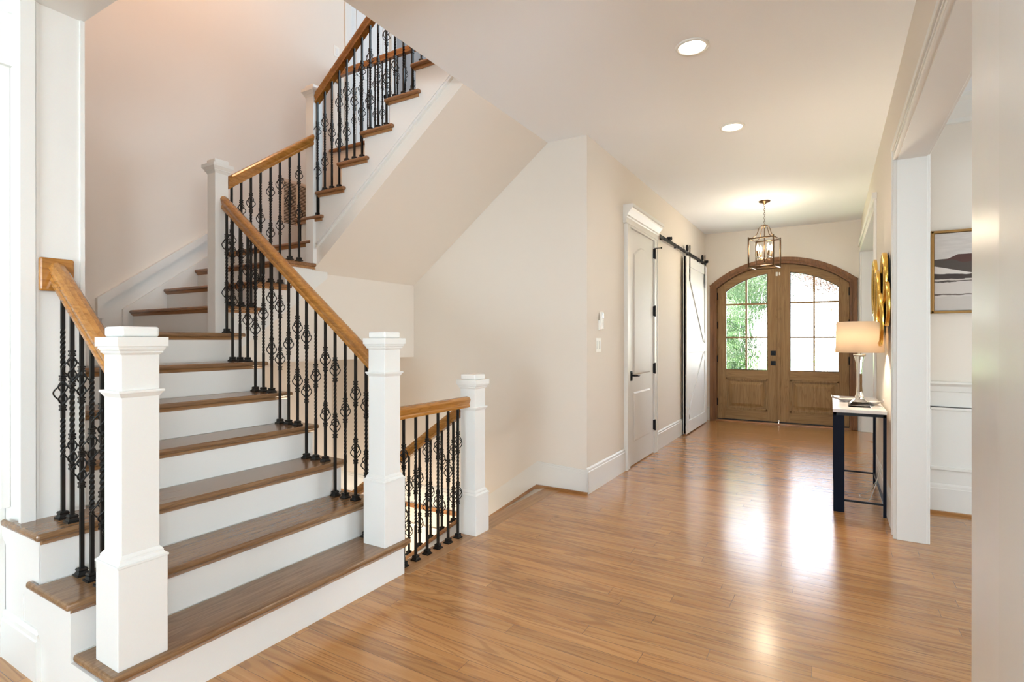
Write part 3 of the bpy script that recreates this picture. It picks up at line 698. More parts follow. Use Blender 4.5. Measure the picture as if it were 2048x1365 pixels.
# upper landing balcony
rc = thing('balcony_railing', (-3.5, 4.28, F2), 'level oak and black iron balcony rail on the second floor', 'railing', 'wrought iron stair railings')
MB().rail((XF + .03, 4.28, 4.335), (-2.0, 4.28, 4.335), SEC).build('handrail', 'rail_x', rc)
m = MB(); m.box(XF, XF + .022, 4.215, 4.345, 4.265, 4.395); m.build('rosette', 'rail_y', rc, bevel=.008)
m = MB(); m.box(XF + .001, -2.0, 4.2, YS + .14, F2 - .03, F2); m.build('nosing_board', 'shoe', rc, bevel=.008)
for i in range(25):
    b = ((.62, .29), (.46,), (.62, .29))[i % 3]
    baluster(rc, -4.80 + .108 * i, 4.28, F2, 4.30, b)

# ================================================================== FRONT DOORS
fd = thing('door_1', (DX, YB + .09, 0), 'arched double oak front doors with rippled glass', 'front door', kind='structure')
def arched_frame(m, ri, ro, hwi, hwo, y0, y1):
    zi = DZ + sqrt(ri * ri - hwi * hwi); n = 36
    m.box(DX - hwo, DX - hwi, y0, y1, 0, zi); m.box(DX + hwi, DX + hwo, y0, y1, 0, zi)
    a0 = atan2(DZ + sqrt(ro * ro - hwo * hwo) - DZ, -hwo); 
    ti0 = atan2(sqrt(ri * ri - hwi * hwi), hwi); to0 = atan2(sqrt(ro * ro - hwo * hwo), hwo)
    vs = []
    for i in range(n + 1):
        f = i / n; ti = (pi - ti0) + (2 * ti0 - pi) * f; to = (pi - to0) + (2 * to0 - pi) * f
        for y in (y0, y1): vs += [(DX + ri * cos(ti), y, DZ + ri * sin(ti)), (DX + ro * cos(to), y, DZ + ro * sin(to))]
    fs = []
    for i in range(n):
        a = 4 * i; b = a + 4
        fs += [(a, b, b + 1, a + 1), (a + 2, a + 3, b + 3, b + 2), (a + 1, b + 1, b + 3, a + 3), (a, a + 2, b + 2, b)]
    m.add(vs, fs)
    # haunches where the outer jamb meets the arch
    zo = DZ + sqrt(ro * ro - hwo * hwo)
    for s in (-1, 1): m.prism([(DX + s * hwi, zi - .001), (DX + s * hwo, zi - .001), (DX + s * hwo, zo)], 'Y', y0, y1)
    return m
m = MB(); arched_frame(m, 1.462, DR, .961, 1.015, YB - .035, YB + .02); arched_frame(m, 1.445, 1.475, .944, .974, YB - .018, YB + .02)
m.build('casing', 'frame', fd, bevel=.006)
m = MB(); arched_frame(m, 1.420, 1.450, .919, .949, YB - .005, YB + .19); m.build('jamb', 'frame', fd, bevel=.003)
m = MB(); arched_frame(m, 1.396, 1.430, .897, .930, YB + .132, YB + .19); m.build('door_stop', 'frame', fd)
m = MB(); m.box(-1.61, .25, YB - .02, YB + .2, 0, .0185); m.build('threshold', 'shoe', fd, bevel=.004)
YD0, YD1 = YB + .085, YB + .13
LA = arc(1.414)
def leaf(xh, xs, name_side):
    """xh hinge edge, xs seam edge"""
    s = 1 if xs > xh else -1
    gx0, gx1 = xh + s * .128, xs - s * .152
    x0, x1 = min(gx0, gx1), max(gx0, gx1)
    o = MB(); 
    for a, b in ((xh, gx0), (gx1, xs)): o.strip(lin(min(a, b), max(a, b), 5), lambda x: .019, LA, YD0, YD1)
    L = o.build('door_leaf', 'fdoor', fd, bevel=.002)
    o = MB(); o.box(min(xh, xs), max(xh, xs), YD0 - .006, YD1 + .004, .0175, .034); o.build('door_sweep', 'black', L)
    o = MB(); o.box(x0, x1, YD0, YD1, .025, .19); o.box(x0, x1, YD0, YD1, .69, .83); o.strip(lin(x0, x1, 14), arc(1.296), LA, YD0, YD1); o.build('rail', 'fdoor_x', L)
    # raised panel
    o = MB(); o.box(x0, x1, YD0 + .018, YD1, .19, .69)
    for (a, b, c, d) in ((x0, x1, .19, .215), (x0, x1, .665, .69), (x0, x0 + .025, .19, .69), (x1 - .025, x1, .19, .69)): o.box(a, b, YD0 - .006, YD0 + .02, c, d)
    p, q = .055, .10
    vs = [(x0 + p, YD0 + .018, .19 + p), (x1 - p, YD0 + .018, .19 + p), (x1 - p, YD0 + .018, .69 - p), (x0 + p, YD0 + .018, .69 - p), (x0 + q, YD0 + .002, .19 + q), (x1 - q, YD0 + .002, .19 + q), (x1 - q, YD0 + .002, .69 - q), (x0 + q, YD0 + .002, .69 - q)]
    o.add(vs, [(4, 5, 6, 7), (0, 1, 5, 4), (1, 2, 6, 5), (2, 3, 7, 6), (3, 0, 4, 7)]); o.build('panel', 'fdoor', L, bevel=.003)
    # glass and glazing bars
    o = MB(); o.strip(lin(x0, x1, 14), lambda x: .83, arc(1.297), YD0 + .018, YD0 + .026); o.build('glass', 'rain', L)
    o = MB(); xm = (x0 + x1) / 2; fz = arc(1.296)
    o.box(xm - .013, xm + .013, YD0 - .002, YD0 + .040, .83, fz(xm))
    for zz in (1.348, 1.878): o.box(x0, x1, YD0 - .001, YD0 + .039, zz - .013, zz + .013)
    o.build('glazing_bars', 'fdoor', L)
    o = MB(); o.box(x0, x0 + .008, YD0 - .002, YD0 + .03, .83, fz(x0)); o.box(x1 - .008, x1, YD0 - .002, YD0 + .03, .83, fz(x1)); o.box(x0, x1, YD0 - .002, YD0 + .03, .83, .838)
    o.strip(lin(x0, x1, 14), arc(1.288), arc(1.296), YD0 - .002, YD0 + .03); o.build('glazing_bead', 'black', L)
    for zz in (.30, 1.0, 1.55, 2.02):
        o = MB(); o.box(xh - s * .012, xh + s * .010, YD0 - .012, YD0 + .002, zz - .055, zz + .055); o.disc((xh - s * .002, YD0 - .012, zz), 'Z', .009, .115, 10); h = o.build('hinge', 'black', L); h['label'] = 'black hinge'
    return L
L1 = leaf(-1.595, -.700, 'l'); L2 = leaf(.235, -.690, 'r')
o = MB(); o.box(-.712, -.672, YD0 - .014, YD0 + .001, .03, DZ + 1.40); o.build('astragal', 'fdoor', L2, bevel=.004)
for zz, nm in ((1.10, 'deadbolt'), (.945, 'handle_plate')):
    o = MB(); o.box(-.806, -.736, YD0 - .012, YD0, zz - .035, zz + .035); o.disc((-.771, YD0 - .02, zz), 'Y', .018, .02, 14)
    if nm == 'handle_plate': o.box(-.80, -.765, YD0 - .05, YD0 - .03, zz - .008, zz + .008); o.box(-.78, -.764, YD0 - .05, YD0, zz - .008, zz + .008)
    h = o.build(nm, 'black', L1, bevel=.002); h['label'] = 'black square ' + ('deadbolt' if nm == 'deadbolt' else 'handle')
o = MB(); o.box(-.700, -.680, YD0 - .02, YD0 - .014, .03, .06); o.build('flush_bolt', 'plastic', L2)
o = MB(); o.box(-.735, -.705, YD0 - .03, YD0 - .002, 2.30, 2.36); o.box(-.69, -.67, YD0 - .03, YD0 - .014, 2.305, 2.355)
tag(o.build('door_sensor', 'plastic', bevel=.004), 'small white contact sensor high on the front door seam', 'sensor')

# ================================================================== CLOSET DOOR
cd_ = thing('door_2', (XL, 5.74, 0), 'white closet door with arched upper panel and black lever', 'closet door', kind='structure')
o = MB(); t0 = .032
o.box(XL, XL + t0, 5.195, 5.30, 0, 2.47); o.box(XL, XL + t0 + .008, 5.193, 5.213, 0, 2.468); o.box(XL, XL + t0, 6.178, 6.283, 0, 2.47); o.box(XL, XL + t0 + .008, 6.265, 6.285, 0, 2.468); o.box(XL, XL + t0, 5.3, 6.178, 2.448, 2.47)
o.build('casing', 'white', cd_, bevel=.003)
o = MB(); P = [(XL, 2.47), (XL + .036, 2.47), (XL + .036, 2.525), (XL + .045, 2.535), (XL + .045, 2.55), (XL + .055, 2.565), (XL + .085, 2.60), (XL + .092, 2.615), (XL + .105, 2.62), (XL + .105, 2.65), (XL, 2.65)]
o.prism(P, 'Y', 5.165, 6.312); o.build('entablature', 'white', cd_)
xd = XL + .014
o = MB(); o.box(XL + .001, xd, 5.302, 6.176, .012, 2.446); slab = o.build('slab', 'bdoor', cd_)
def panel_x(x, ys, zlow, ztop, proud=.012, inset=.045):
    """raised panel on an x-facing door with a curved head"""
    m = MB(); n = len(ys)
    yi0, yi1 = ys[0] + inset, ys[-1] - inset
    outer = [(ys[0], zlow), (ys[-1], zlow)] + [(y, ztop(y)) for y in ys[::-1]]
    inner = [(yi0, zlow + inset), (yi1, zlow + inset)] + [(yi0 + (yi1 - yi0) * (y - ys[0]) / (ys[-1] - ys[0]), ztop(y) - inset) for y in ys[::-1]]
    k = len(outer)
    mid = [((a[0] * .7 + b[0] * .3), (a[1] * .7 + b[1] * .3)) for a, b in zip(outer, inner)]
    vs = [(x + .001, a, b) for a, b in outer] + [(x + proud * .9, a, b) for a, b in mid] + [(x + proud, a, b) for a, b in inner]
    fs = [(i, (i + 1) % k, k + (i + 1) % k, k + i) for i in range(k)] + [(k + i, k + (i + 1) % k, 2 * k + (i + 1) % k, 2 * k + i) for i in range(k)] + [tuple(range(2 * k, 3 * k))]
    m.add(vs, fs); return m
def camber(y):
    u = (y - 5.739) / .29; return 2.20 + .095 * max(0, cos(u * pi / 2)) ** 1.2
panel_x(xd, lin(5.449, 6.03, 14), .94, camber).build('panel', 'bdoor', slab)
panel_x(xd, lin(5.449, 6.03, 2), .25, lambda y: .76).build('panel', 'bdoor', slab)
for zz in (.327, .98, 1.638, 2.30):
    o = MB(); o.box(XL + .012, XL + .040, 6.166, 6.186, zz - .055, zz + .055); o.disc((XL + .036, 6.176, zz), 'Z', .009, .125, 10); h = o.build('hinge', 'black', slab); h['label'] = 'black hinge'
    if zz > 2.2: 
        o2 = MB(); o2.tube([(XL + .04, 6.176, zz + .06), (XL + .10, 6.19, zz + .062)], .005, 6); o2.disc((XL + .104, 6.19, zz + .062), 'X', .010, .012, 10); o2.build('door_stop', 'black', h)
o = MB(); o.box(xd, xd + .010, 5.345, 5.395, .885, .985); o.box(xd, xd + .014, 5.352, 5.388, .90, .97); o.tube([(xd, 5.37, .94), (xd + .055, 5.37, .94)], .010, 8)
o.tube([(xd + .052, 5.37, .94), (xd + .055, 5.42, .937), (xd + .055, 5.46, .932), (xd + .052, 5.50, .936)], [.009, .009, .008, .006], 8)
h = o.build('lever_handle', 'black', slab); h['label'] = 'black lever handle'

# ================================================================== BARN DOOR
bd = thing('barn_door', (XL + .06, 8.2, 0), 'white sliding barn door with diagonal brace on black track', 'barn door')
x0, x1 = XL + .045, XL + .068; by0, by1, bz0, bz1 = 7.55, 8.93, .015, 2.46
o = MB(); o.box(x0, x1, by0, by1, bz0, bz1); slab = o.build('slab', 'bdoor', bd)
o = MB(); x2 = x1 + .016; w_ = .13
o.box(x0 - .01, x2, by0, by0 + w_, bz0, bz1); o.box(x1, x2, by1 - w_, by1, bz0, bz1)
for zz in (bz0, 1.13, bz1 - w_): o.box(x1, x2, by0 + w_, by1 - w_, zz, zz + (w_ if zz != bz0 else .17))
o.build('frame_boards', 'bdoor', slab, bevel=.003)
def brace(a, b):
    (ya, za), (yb, zb) = a, b; d = Vector((yb - ya, zb - za)).normalized(); n = Vector((-d.y, d.x)) * .06
    return [(ya + n.x, za + n.y), (ya - n.x, za - n.y), (yb - n.x, zb - n.y), (yb + n.x, zb + n.y)]
o = MB(); o.prism(brace((by0 + w_ + .04, bz1 - w_ - .06), (by1 - w_ - .04, 1.13 + w_ + .06)), 'X', x1, x2 - .002); o.prism(brace((by0 + w_ + .04, bz0 + .23), (by1 - w_ - .04, 1.13 - .06)), 'X', x1, x2 - .002)
o.build('brace', 'bdoor', slab, bevel=.003)
tr = thing('barn_door_track', (XL + .04, 7.5, 2.53), 'black flat steel sliding track above the barn door', 'door track')
o = MB(); o.box(XL + .045, XL + .053, 6.33, 9.05, 2.505, 2.548); o.build('bar', 'black', tr)
for yy in (6.5, 7.2, 7.9, 8.6, 8.95):
    o = MB(); o.tube([(XL, yy, 2.526), (XL + .06, yy, 2.526)], .012, 10); o.build('standoff', 'black', tr)
for yy in (6.72, 9.0):
    o = MB(); o.box(XL + .036, XL + .075, yy - .035, yy + .035, 2.535, 2.575); o.disc((XL + .08, yy, 2.56), 'X', .02, .02, 12); o.build('end_stop', 'black', tr)
for yy in (7.72, 8.76):
    h = MB(); xs_ = x2; h.box(xs_, xs_ + .006, yy - .022, yy + .022, 2.12, 2.60); h.disc((xs_ + .003, yy, 2.60), 'X', .030, .007, 16)
    hh = h.build('hanger', 'black', bd, bevel=.001); hh['label'] = 'black strap hanger with wheel'
    h = MB(); h.disc((XL + .052, yy, 2.592), 'X', .044, .022, 20); h.build('wheel', 'black', hh)
    h = MB(); h.disc((xs_ + .010, yy, 2.60), 'X', .013, .012, 12)
    for zz in (2.18, 2.38): h.disc((xs_ + .009, yy, zz), 'X', .010, .008, 10)
    h.build('bolt', 'steel', hh)

# ================================================================== WALL DEVICES
rm = thing('remote_control', (XL + .01, 4.53, 1.385), 'small white remote control in a wall cradle', 'remote control')
o = MB(); o.box(XL, XL + .016, 4.498, 4.562, 1.39, 1.48); o.build('cradle', 'plastic', rm, bevel=.004)
o = MB(); o.box(XL + .010, XL + .034, 4.503, 4.557, 1.395, 1.555); b_ = o.build('body', 'plastic', rm, bevel=.005)
o = MB(); o.box(XL + .033, XL + .0355, 4.509, 4.551, 1.495, 1.548); o.build('display', 'screen', b_)
o = MB()
for i in range(4):
    for j in range(2): o.box(XL + .033, XL + .0365, 4.512 + .02 * j, 4.526 + .02 * j, 1.41 + .02 * i, 1.421 + .02 * i)
o.build('buttons', 'white', b_)
def plate_x(name, x, s, y, z, wd, ht, label, cat, n=1):
    t = thing(name, (x, y, z - ht / 2), label, cat)
    o = MB(); o.box(x, x + s * .006, y - wd / 2, y + wd / 2, z - ht / 2, z + ht / 2); p = o.build('plate', 'plastic', t, bevel=.002)
    return t, p
t, p = plate_x('light_switch', XL, 1, 4.50, 1.258, .118, .125, 'white double rocker light switch under the remote control', 'light switch')
for yy in (4.472, 4.528):
    o = MB(); o.box(XL + .006, XL + .010, yy - .018, yy + .018, 1.222, 1.294); o.build('rocker', 'white', t, bevel=.002)
t, p = plate_x('light_switch', XF, 1, 4.31, 4.625, .08, .125, 'white light switch high on the stairwell wall', 'light switch')
o = MB(); o.box(XF + .006, XF + .010, 4.294, 4.326, 4.59, 4.66); o.build('rocker', 'white', t, bevel=.002)
t, p = plate_x('wall_outlet', XR, -1, 5.28, .42, .075, .12, 'white wall outlet behind the console table', 'outlet')
for zz in (.395, .445):
    o = MB(); o.box(XR - .009, XR - .006, 5.265, 5.295, zz - .015, zz + .015); o.build('socket', 'white', t, bevel=.001)
# return air grille
vt = thing('air_vent', (XF, 3.775, 2.36), 'tall louvred return air grille on the stairwell wall', 'vent')
o = MB(); o.box(XF, XF + .004, 3.60, 3.95, 2.36, 2.97); o.build('shade_plate', 'ventshade', vt)  # dark plate stands in for the shade between the louvres
o = MB()
for a, b in ((3.585, 3.612), (3.762, 3.788), (3.938, 3.965)): o.box(XF, XF + .012, a, b, 2.345, 2.985)
for a, b in ((2.345, 2.372), (2.958, 2.985)): o.box(XF, XF + .012, 3.585, 3.965, a, b)
o.build('frame', 'vent', vt, bevel=.002)
for a, b in ((3.612, 3.762), (3.788, 3.938)):
    o = MB()
    for i in range(38):
        z = 2.376 + i * .0155; o.prism([(XF + .003, z + .007), (XF + .010, z), (XF + .0115, z + .0015), (XF + .0045, z + .0085)], 'Y', a, b)
    o.build('louvres', 'vent', vt)

# ================================================================== UPPER DOOR
ud = thing('door_3', (XF, 4.86, F2), 'white upstairs door in cool daylight at the landing', 'door', kind='structure')
o = MB(); o.box(XF - .06, XF - .02, 4.53, 5.19, F2 + .01, 5.47); us = o.build('slab', 'bdoor', ud)
for z0, z1 in ((F2 + .2, 4.35), (4.5, 5.35)):
    o = MB()
    for a, b, c, d in ((4.63, 4.645, z0, z1), (5.075, 5.09, z0, z1), (4.63, 5.09, z0, z0 + .015), (4.63, 5.09, z1 - .015, z1)): o.box(XF - .02, XF - .010, a, b, c, d)
    o.build('panel', 'bdoor', us)
o = MB(); o.box(XF, XF + .018, 4.43, 4.525, F2, 5.58); o.box(XF, XF + .018, 5.20, 5.295, F2, 5.58); o.box(XF, XF + .018, 4.525, 5.20, 5.48, 5.58); o.box(XF - .1, XF, 4.5, 4.527, F2, 5.5); o.box(XF - .1, XF, 5.195, 5.25, F2, 5.5)
o.build('casing', 'white', ud, bevel=.003)
o = MB(); o.disc((XF - .015, 5.12, 4.42), 'X', .03, .012, 14); o.tube([(XF - .02, 5.12, 4.42), (XF + .02, 5.12, 4.42), (XF + .028, 5.12, 4.42), (XF + .045, 5.12, 4.42), (XF + .055, 5.12, 4.42)], [.01, .01, .026, .028, .015], 12); k_ = o.build('knob', 'black', us); k_['label'] = 'dark round door knob'

# ================================================================== CEILING LIGHTS
def downlight(x, y, label, lit=True):
    t = thing('recessed_light', (x, y, HC - .012), label, 'ceiling light', 'recessed downlights')
    MB().lathe([(.076, HC - .003), (.078, HC - .010), (.092, HC - .010), (.096, HC - .002), (.096, HC)], x, y, 32).build('trim_ring', 'plastic', t)
    MB().lathe([(.0, HC - .0045), (.04, HC - .006), (.077, HC - .004)], x, y, 32).build('lens', 'lens', t)
    spot('recessed_light_beam', (x, y, HC - .02), 16, (1.0, .95, .88), 165, 1.0, .07)
downlight(-.706, 3.285, 'lit round recessed light nearest the viewer')
downlight(-.69, 4.686, 'lit round recessed light nearer the front doors')

# ================================================================== LANTERN PENDANT
px, py = -.712, 7.39
pl = thing('lantern_pendant', (px, py, 2.20), 'open bronze lantern pendant with four lit candle bulbs', 'pendant light')
MB().lathe([(.004, HC - .04), (.018, HC - .038), (.022, HC - .028), (.062, HC - .016), (.068, HC - .006), (.068, HC)], px, py, 24).build('canopy', 'bronze', pl)
o = MB()
for i in range(9):
    zc = HC - .055 - i * .026; a = (i % 2) * pi / 2; pts = [(px + .007 * cos(2 * pi * k / 10) * cos(a), py + .007 * cos(2 * pi * k / 10) * sin(a), zc + .017 * sin(2 * pi * k / 10)) for k in range(11)]
    o.tube(pts, .0024, 5, False)
o.build('chain', 'bronze', pl)
rot = radians(-11); ca, sa = cos(rot), sin(rot)
def lp(u, v, z): return (px + u * ca - v * sa, py + u * sa + v * ca, z)
hw = .145; ztop, zbot = 2.565, 2.215
o = MB(); o.lathe([(.012, 2.748), (.022, 2.738), (.010, 2.728), (.007, 2.71)], px, py, 14)
o.tube([(px, py, 2.74), (px, py, 2.27)], .006, 8)
o.build('stem', 'bronze', pl)
o = MB()
for su, sv in ((1, 1), (1, -1), (-1, 1), (-1, -1)):
    pts = [lp(su * r_ * .98, sv * r_ * .98, z_) for r_, z_ in ((.008, 2.738), (.024, 2.736), (.040, 2.722), (.052, 2.695), (.060, 2.66), (.070, 2.625), (.088, 2.595), (.115, 2.577), (.145, 2.566))]
    o.tube(pts, .0048, 6)
o.build('scroll_arms', 'bronze', pl)
def lbar(o, a, b, wd=.007):
    o.tube([a, b], wd * 1.3, 4)
o = MB()
for su, sv in ((1, 1), (1, -1), (-1, 1), (-1, -1)): lbar(o, lp(su * hw, sv * hw, ztop + .02), lp(su * hw, sv * hw, zbot - .01))
for zz in (ztop, zbot):
    c4 = [lp(hw, hw, zz), lp(-hw, hw, zz), lp(-hw, -hw, zz), lp(hw, -hw, zz)]
    for i in range(4): lbar(o, c4[i], c4[(i + 1) % 4])
o.build('cage', 'bronze', pl)
for j in range(4):
    a = j * pi / 2 + pi / 4; u, v = .088 * cos(a), .088 * sin(a); c = lp(u, v, 0)
    o = MB(); o.tube([lp(0, 0, 2.330), lp(u * .35, v * .35, 2.308), lp(u * .8, v * .8, 2.312), lp(u, v, 2.335)], .0045, 6)
    arm = o.build('arm', 'bronze', pl)
    MB().lathe([(.004, 2.332), (.020, 2.336), (.026, 2.346), (.010, 2.348)], c[0], c[1], 14).build('bobeche', 'steel', arm)
    MB().lathe([(.010, 2.346), (.0105, 2.415), (.008, 2.416)], c[0], c[1], 12).build('candle_sleeve', 'candle', arm)
    MB().lathe([(.006, 2.416), (.012, 2.428), (.0165, 2.444), (.015, 2.464), (.008, 2.486), (.001, 2.502)], c[0], c[1], 14).build('bulb', 'bulb', arm)
point('lantern_light', (px, py, 2.46), 20, (1.0, .84, .62), .11)

# ================================================================== CONSOLE TABLE, LAMP, DISHES, MIRROR
ct = thing('console_table', (.19, 5.33, 0), 'slim black metal console table with white marble top', 'console table')
tx0, tx1, ty0, ty1, tz = .018, .352, 4.775, 5.89, .755
o = MB(); o.box(tx0 - .004, tx1 + .004, ty0 - .004, ty1 + .004, tz, tz + .026); o.build('top', 'marble', ct, bevel=.003)
lw = .020
o = MB(); o.box(tx0, tx1, ty0, ty0 + lw, tz - .022, tz); o.box(tx0, tx1, ty1 - lw, ty1, tz - .022, tz); o.box(tx0, tx0 + lw, ty0, ty1, tz - .022, tz); o.box(tx1 - lw, tx1, ty0, ty1, tz - .022, tz); o.build('apron', 'black', ct)
for xx, wd in ((tx0, .072), (tx1 - lw, lw)):
    for yy in (ty0, ty1 - lw):
        o = MB(); o.box(xx, xx + wd, yy, yy + lw, 0, tz - .022); o.build('leg', 'navy', ct)
for yy in (ty0 + .003, ty1 - lw + .003):
    o = MB(); o.box(tx0 + .072, tx1 - lw, yy, yy + .014, .085, .099); o.build('stretcher', 'black', ct)
for xx in (tx0 + .003, tx1 - lw + .003):
    o = MB(); o.box(xx, xx + .014, ty0 + lw, ty1 - lw, .085, .099); o.build('stretcher', 'black', ct)
TT = tz + .026
lx, ly = .195, 5.03
tl = thing('table_lamp', (lx, ly, TT), 'clear crystal column lamp with lit white drum shade', 'table lamp')
o = MB(); o.sq(lx, ly, .150, TT, TT + .016); o.sq(lx, ly, .150, TT + .016, TT + .060, .060); o.build('base', 'crystal', tl, bevel=.003)
MB().lathe([(.030, TT + .060), (.032, TT + .075), (.024, TT + .10), (.020, TT + .16), (.020, TT + .28), (.023, TT + .34), (.032, TT + .375), (.034, TT + .385), (.034, TT + .395)], lx, ly, 28).build('column', 'crystal', tl)
o = MB(); o.lathe([(.042, TT + .395), (.042, TT + .412)], lx, ly, 24); o.lathe([(.012, TT + .412), (.012, TT + .44), (.016, TT + .445), (.016, TT + .49)], lx, ly, 14); o.build('neck', 'steel', tl)
o = MB(); zs0, zs1, R0, R1 = 1.205, 1.445, .163, .158
n = 40; vs = []
for r, z in ((R0, zs0), (R1, zs1), (R1 - .003, zs1), (R0 - .003, zs0)): vs += [(lx + r * cos(2 * pi * k / n), ly + r * sin(2 * pi * k / n), z) for k in range(n)]
o.add(vs, [(i * n + k, i * n + (k + 1) % n, ((i + 1) % 4) * n + (k + 1) % n, ((i + 1) % 4) * n + k) for i in range(4) for k in range(n)], True)
sh = o.build('lamp_shade', 'shade', tl)
o = MB()
for j in range(3): a = j * 2 * pi / 3 + .3; o.tube([(lx, ly, zs0 + .06), (lx + R0 * .985 * cos(a), ly + R0 * .985 * sin(a), zs0 + .06)], .002, 5)
o.build('shade_spider', 'steel', sh)
MB().lathe([(.012, TT + .49), (.03, TT + .53), (.032, TT + .555), (.018, TT + .585), (.002, TT + .592)], lx, ly, 16).build('bulb', 'bulb', tl)
point('table_lamp_light', (lx, ly, 1.335), 80, (1.0, .84, .64), .04)
# cord
def bez(pts, n=8):
    out = []
    for i in range(len(pts) - 1):
        p0, p1, p2, p3 = (Vector(pts[max(i - 1, 0)]), Vector(pts[i]), Vector(pts[i + 1]), Vector(pts[min(i + 2, len(pts) - 1)]))
        for k in range(n):
            t = k / n; out.append(.5 * ((2 * p1) + (p2 - p0) * t + (2 * p0 - 5 * p1 + 4 * p2 - p3) * t * t + (3 * p1 - p0 - 3 * p2 + p3) * t ** 3))
    return out + [Vector(pts[-1])]
o = MB(); o.tube(bez([(lx + .07, 4.99, TT + .004), (.345, 4.97, TT + .006), (.364, 4.99, .70), (.366, 5.12, .40), (.30, 5.42, .06), (.21, 5.36, .006), (.27, 5.22, .006), (.34, 5.24, .25), (.364, 5.28, .40)]), .002, 6)
tag(o.build('lamp_cord', 'plastic'), 'thin white lamp cord drooping under the console table', 'cord')
def dish(cx, cy, rot, L_, label):
    m = MB(); nu, nv = 16, 9; vs = []
    for sgn in (0, 1):
        for i in range(nu):
            t = i / (nu - 1); wv = .055 * sin(pi * (.06 + .9 * t)) ** .8
            for j in range(nv):
                s = j / (nv - 1) * 2 - 1; u = (t - .5) * L_; v = s * wv
                z = TT + .006 + .020 * s * s + .028 * (2 * t - 1) ** 2 + (.004 if sgn else 0) + .004 * sin(9 * t + 3 * s)
                vs.append((cx + u * cos(rot) - v * sin(rot), cy + u * sin(rot) + v * cos(rot), z))
    fs = []; A = nu * nv
    for i in range(nu - 1):
        for j in range(nv - 1):
            a = i * nv + j; fs += [(a, a + nv, a + nv + 1, a + 1), (A + a, A + a + 1, A + a + nv + 1, A + a + nv)]
    for i in range(nu - 1):
        for j in (0, nv - 1): a = i * nv + j; fs.append((a, a + nv, A + a + nv, A + a))
    for j in range(nv - 1):
        for i in (0, nu - 1): a = i * nv + j; fs.append((a, a + 1, A + a + 1, A + a))
    m.add(vs, fs, True); m.lathe([(.02, TT), (.018, TT + .009)], cx, cy, 14)
    return tag(m.build('leaf_dish', 'dish'), label, 'dish', 'leaf shaped dishes on the console')
dish(.115, 5.33, radians(12), .22, 'pearly leaf shaped dish left of the crystal lamp')
dish(.285, 5.14, radians(-18), .15, 'smaller pearly dish right of the crystal lamp')
# sculptural mirror of overlapping gold ovals
mr = thing('wall_mirror', (XR, 4.95, 1.3), 'cluster of gold framed oval mirrors on the right wall', 'mirror')
def oval(y, z, a, b, d):
    o = MB(); n = 30; vs = []
    prof = [(1.0, 0), (1.0, .020), (.94, .024), (.88, .012), (.86, .012)]
    for s, h in prof: vs += [(XR - d - h, y + a * (s if a * (1 - s) < .03 else 1 - .03 / a) * cos(2 * pi * k / n), z + b * (s if b * (1 - s) < .03 else 1 - .03 / b) * sin(2 * pi * k / n)) for k in range(n)]
    o.add(vs, [(i * n + k, i * n + (k + 1) % n, (i + 1) * n + (k + 1) % n, (i + 1) * n + k) for i in range(len(prof) - 1) for k in range(n)], True)
    f = o.build('oval_frame', 'gold', mr)
    g = MB(); g.add([(XR - d - .010, y + (a * .88) * cos(2 * pi * k / n), z + (b * .88) * sin(2 * pi * k / n)) for k in range(n)], [tuple(range(n))])
    g.add([(XR - d, y + a * cos(2 * pi * k / n), z + b * sin(2 * pi * k / n)) for k in range(n)], [tuple(range(n))])
    g.build('mirror_glass', 'mirror', f)
oval(5.38, 1.735, .20, .235, .050); oval(4.98, 1.80, .17, .17, .012); oval(4.80, 1.745, .15, .20, .03); oval(5.02, 1.62, .17, .22, .055)
oval(5.30, 1.47, .16, .16, .02); oval(4.66, 1.56, .13, .16, .02); oval(4.86, 1.455, .16, .20, .045)

# ================================================================== PICTURE
pc = thing('framed_picture', (1.12, 5.13, 1.5), 'gold framed abstract landscape in brown and grey on the dining room wall', 'picture')
X0, X1, Z0, Z1 = .652, 1.60, 1.503, 2.122
o = MB(); fw = .018
for a, b, c, d in ((X0, X1, Z0, Z0 + fw), (X0, X1, Z1 - fw, Z1), (X0, X0 + fw, Z0, Z1), (X1 - fw, X1, Z0, Z1)): o.box(a, b, 5.105, 5.15, c, d)
o.build('frame', 'goldframe', pc, bevel=.002)
o = MB(); o.box(X0 + .022, X1 - .022, 5.118, 5.145, Z0 + .022, Z1 - .022); o.build('canvas', 'canvas', pc)

# ================================================================== LEFT EDGE: window, counter end, casing
w1 = thing('window_1', (-3.0, .84, .93), 'bright window with white shutters at the left edge', 'window', kind='structure')
o = MB(); o.box(-2.92, -2.875, .800, .848, .93, 2.42); o.box(-2.895, -2.872, .815, .848, .62, 2.42); o.build('casing', 'white', w1, bevel=.004)
o = MB(); o.prism([(.848, 2.41), (.80, 2.41), (.80, 2.43), (.785, 2.45), (.785, 2.54), (.76, 2.60), (.76, 2.62), (.848, 2.62)], 'X', -3.9, -2.852); o.build('head_entablature', 'white', w1)
o = MB()
for i in range(16): o.prism([(.83, .96 + i * .085), (.805, .985 + i * .085), (.803, .99 + i * .085), (.828, 1.03 + i * .085)], 'X', -3.7, -2.92)
o.build('shutter_slats', 'bdoor', w1)
o = MB(); o.box(-4.2, -2.885, .70, .846, .905, .935)
tag(o.build('stone_counter', 'granite', bevel=.004), 'dark green stone counter end at the left edge', 'counter')
o = MB(); o.box(-4.2, -2.93, .74, .846, 0, .905)
tag(o.build('base_cabinet', 'white'), 'white cabinet end below the dark stone counter', 'cabinet')

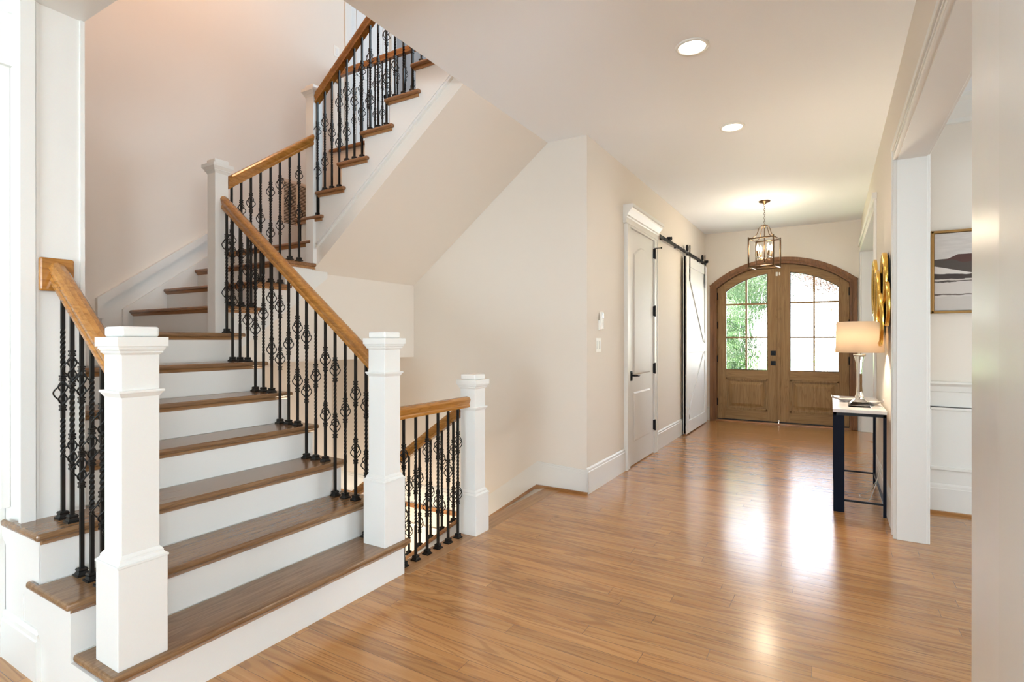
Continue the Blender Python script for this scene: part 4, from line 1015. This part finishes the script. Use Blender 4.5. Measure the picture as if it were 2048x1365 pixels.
# ================================================================== OUTDOORS beyond the front doors
o = MB(); o.box(-30, 30, 9.45, 60, -.45, -.35)
struct('ground_outside', o, 'lawn', 'lawn in front of the house', 'lawn')
o = MB(); o.box(-1.5, 9, 9.42, 40, -.36, -.12)
struct('path_outside', o, 'pave', 'pale front walk beyond the doors', 'path')
def shrub(cx, cy, z0, rx, ry, rz, n, mat, name, label, cat, size=.09, trunk=0, group=None):
    t = thing(name, (cx, cy, z0), label, cat, group)
    m = MB(); cz = z0 + trunk + rz
    for i in range(n):
        a = random.uniform(0, 2 * pi); u = random.uniform(-1, 1); r = random.uniform(.55, 1.0) ** .5
        q = sqrt(1 - u * u); lump = .85 + .2 * sin(5 * a + 3 * u) * cos(4 * u + a)
        c = Vector((cx + rx * r * lump * q * cos(a), cy + ry * r * lump * q * sin(a), cz + rz * r * lump * u))
        d1 = Vector((random.gauss(0, 1), random.gauss(0, 1), random.gauss(0, .6))).normalized(); d2 = d1.orthogonal().normalized()
        s = size * random.uniform(.6, 1.3)
        m.add([c - d1 * s, c + d2 * s * .45, c + d1 * s, c - d2 * s * .45], [(0, 1, 2, 3)])
    m.build('foliage', mat, t)
    s = MB(); s.tube([(cx, cy, z0), (cx + .03, cy, z0 + trunk + rz * .5), (cx, cy + .05, z0 + trunk + rz * 1.3)], [.05 + trunk * .06, .04 + trunk * .04, .02], 7); s.build('trunk', 'bark', t)
G = 'trees and shrubs in front of the house'
shrub(-2.35, 13.6, -.36, 1.05, .9, 1.35, 3200, 'leaf', 'garden_shrub', 'bright green shrub beyond the left door', 'shrub', .10, 0, G)
shrub(-3.4, 16.5, -.36, 1.9, 1.5, 2.2, 4200, 'leaf', 'leafy_tree', 'light green tree behind the bright shrub', 'tree', .14, .6, G)
shrub(-2.5, 19.5, -.36, 1.5, 1.5, 1.7, 2400, 'leaf2', 'dark_tree', 'deep green tree further back on the left', 'tree', .16, 1.9, G)
shrub(.2, 26, -.36, 2.2, 1.8, 1.6, 1800, 'leaf3', 'red_tree', 'reddish tree far beyond the right door', 'tree', .2, 3.4, G)
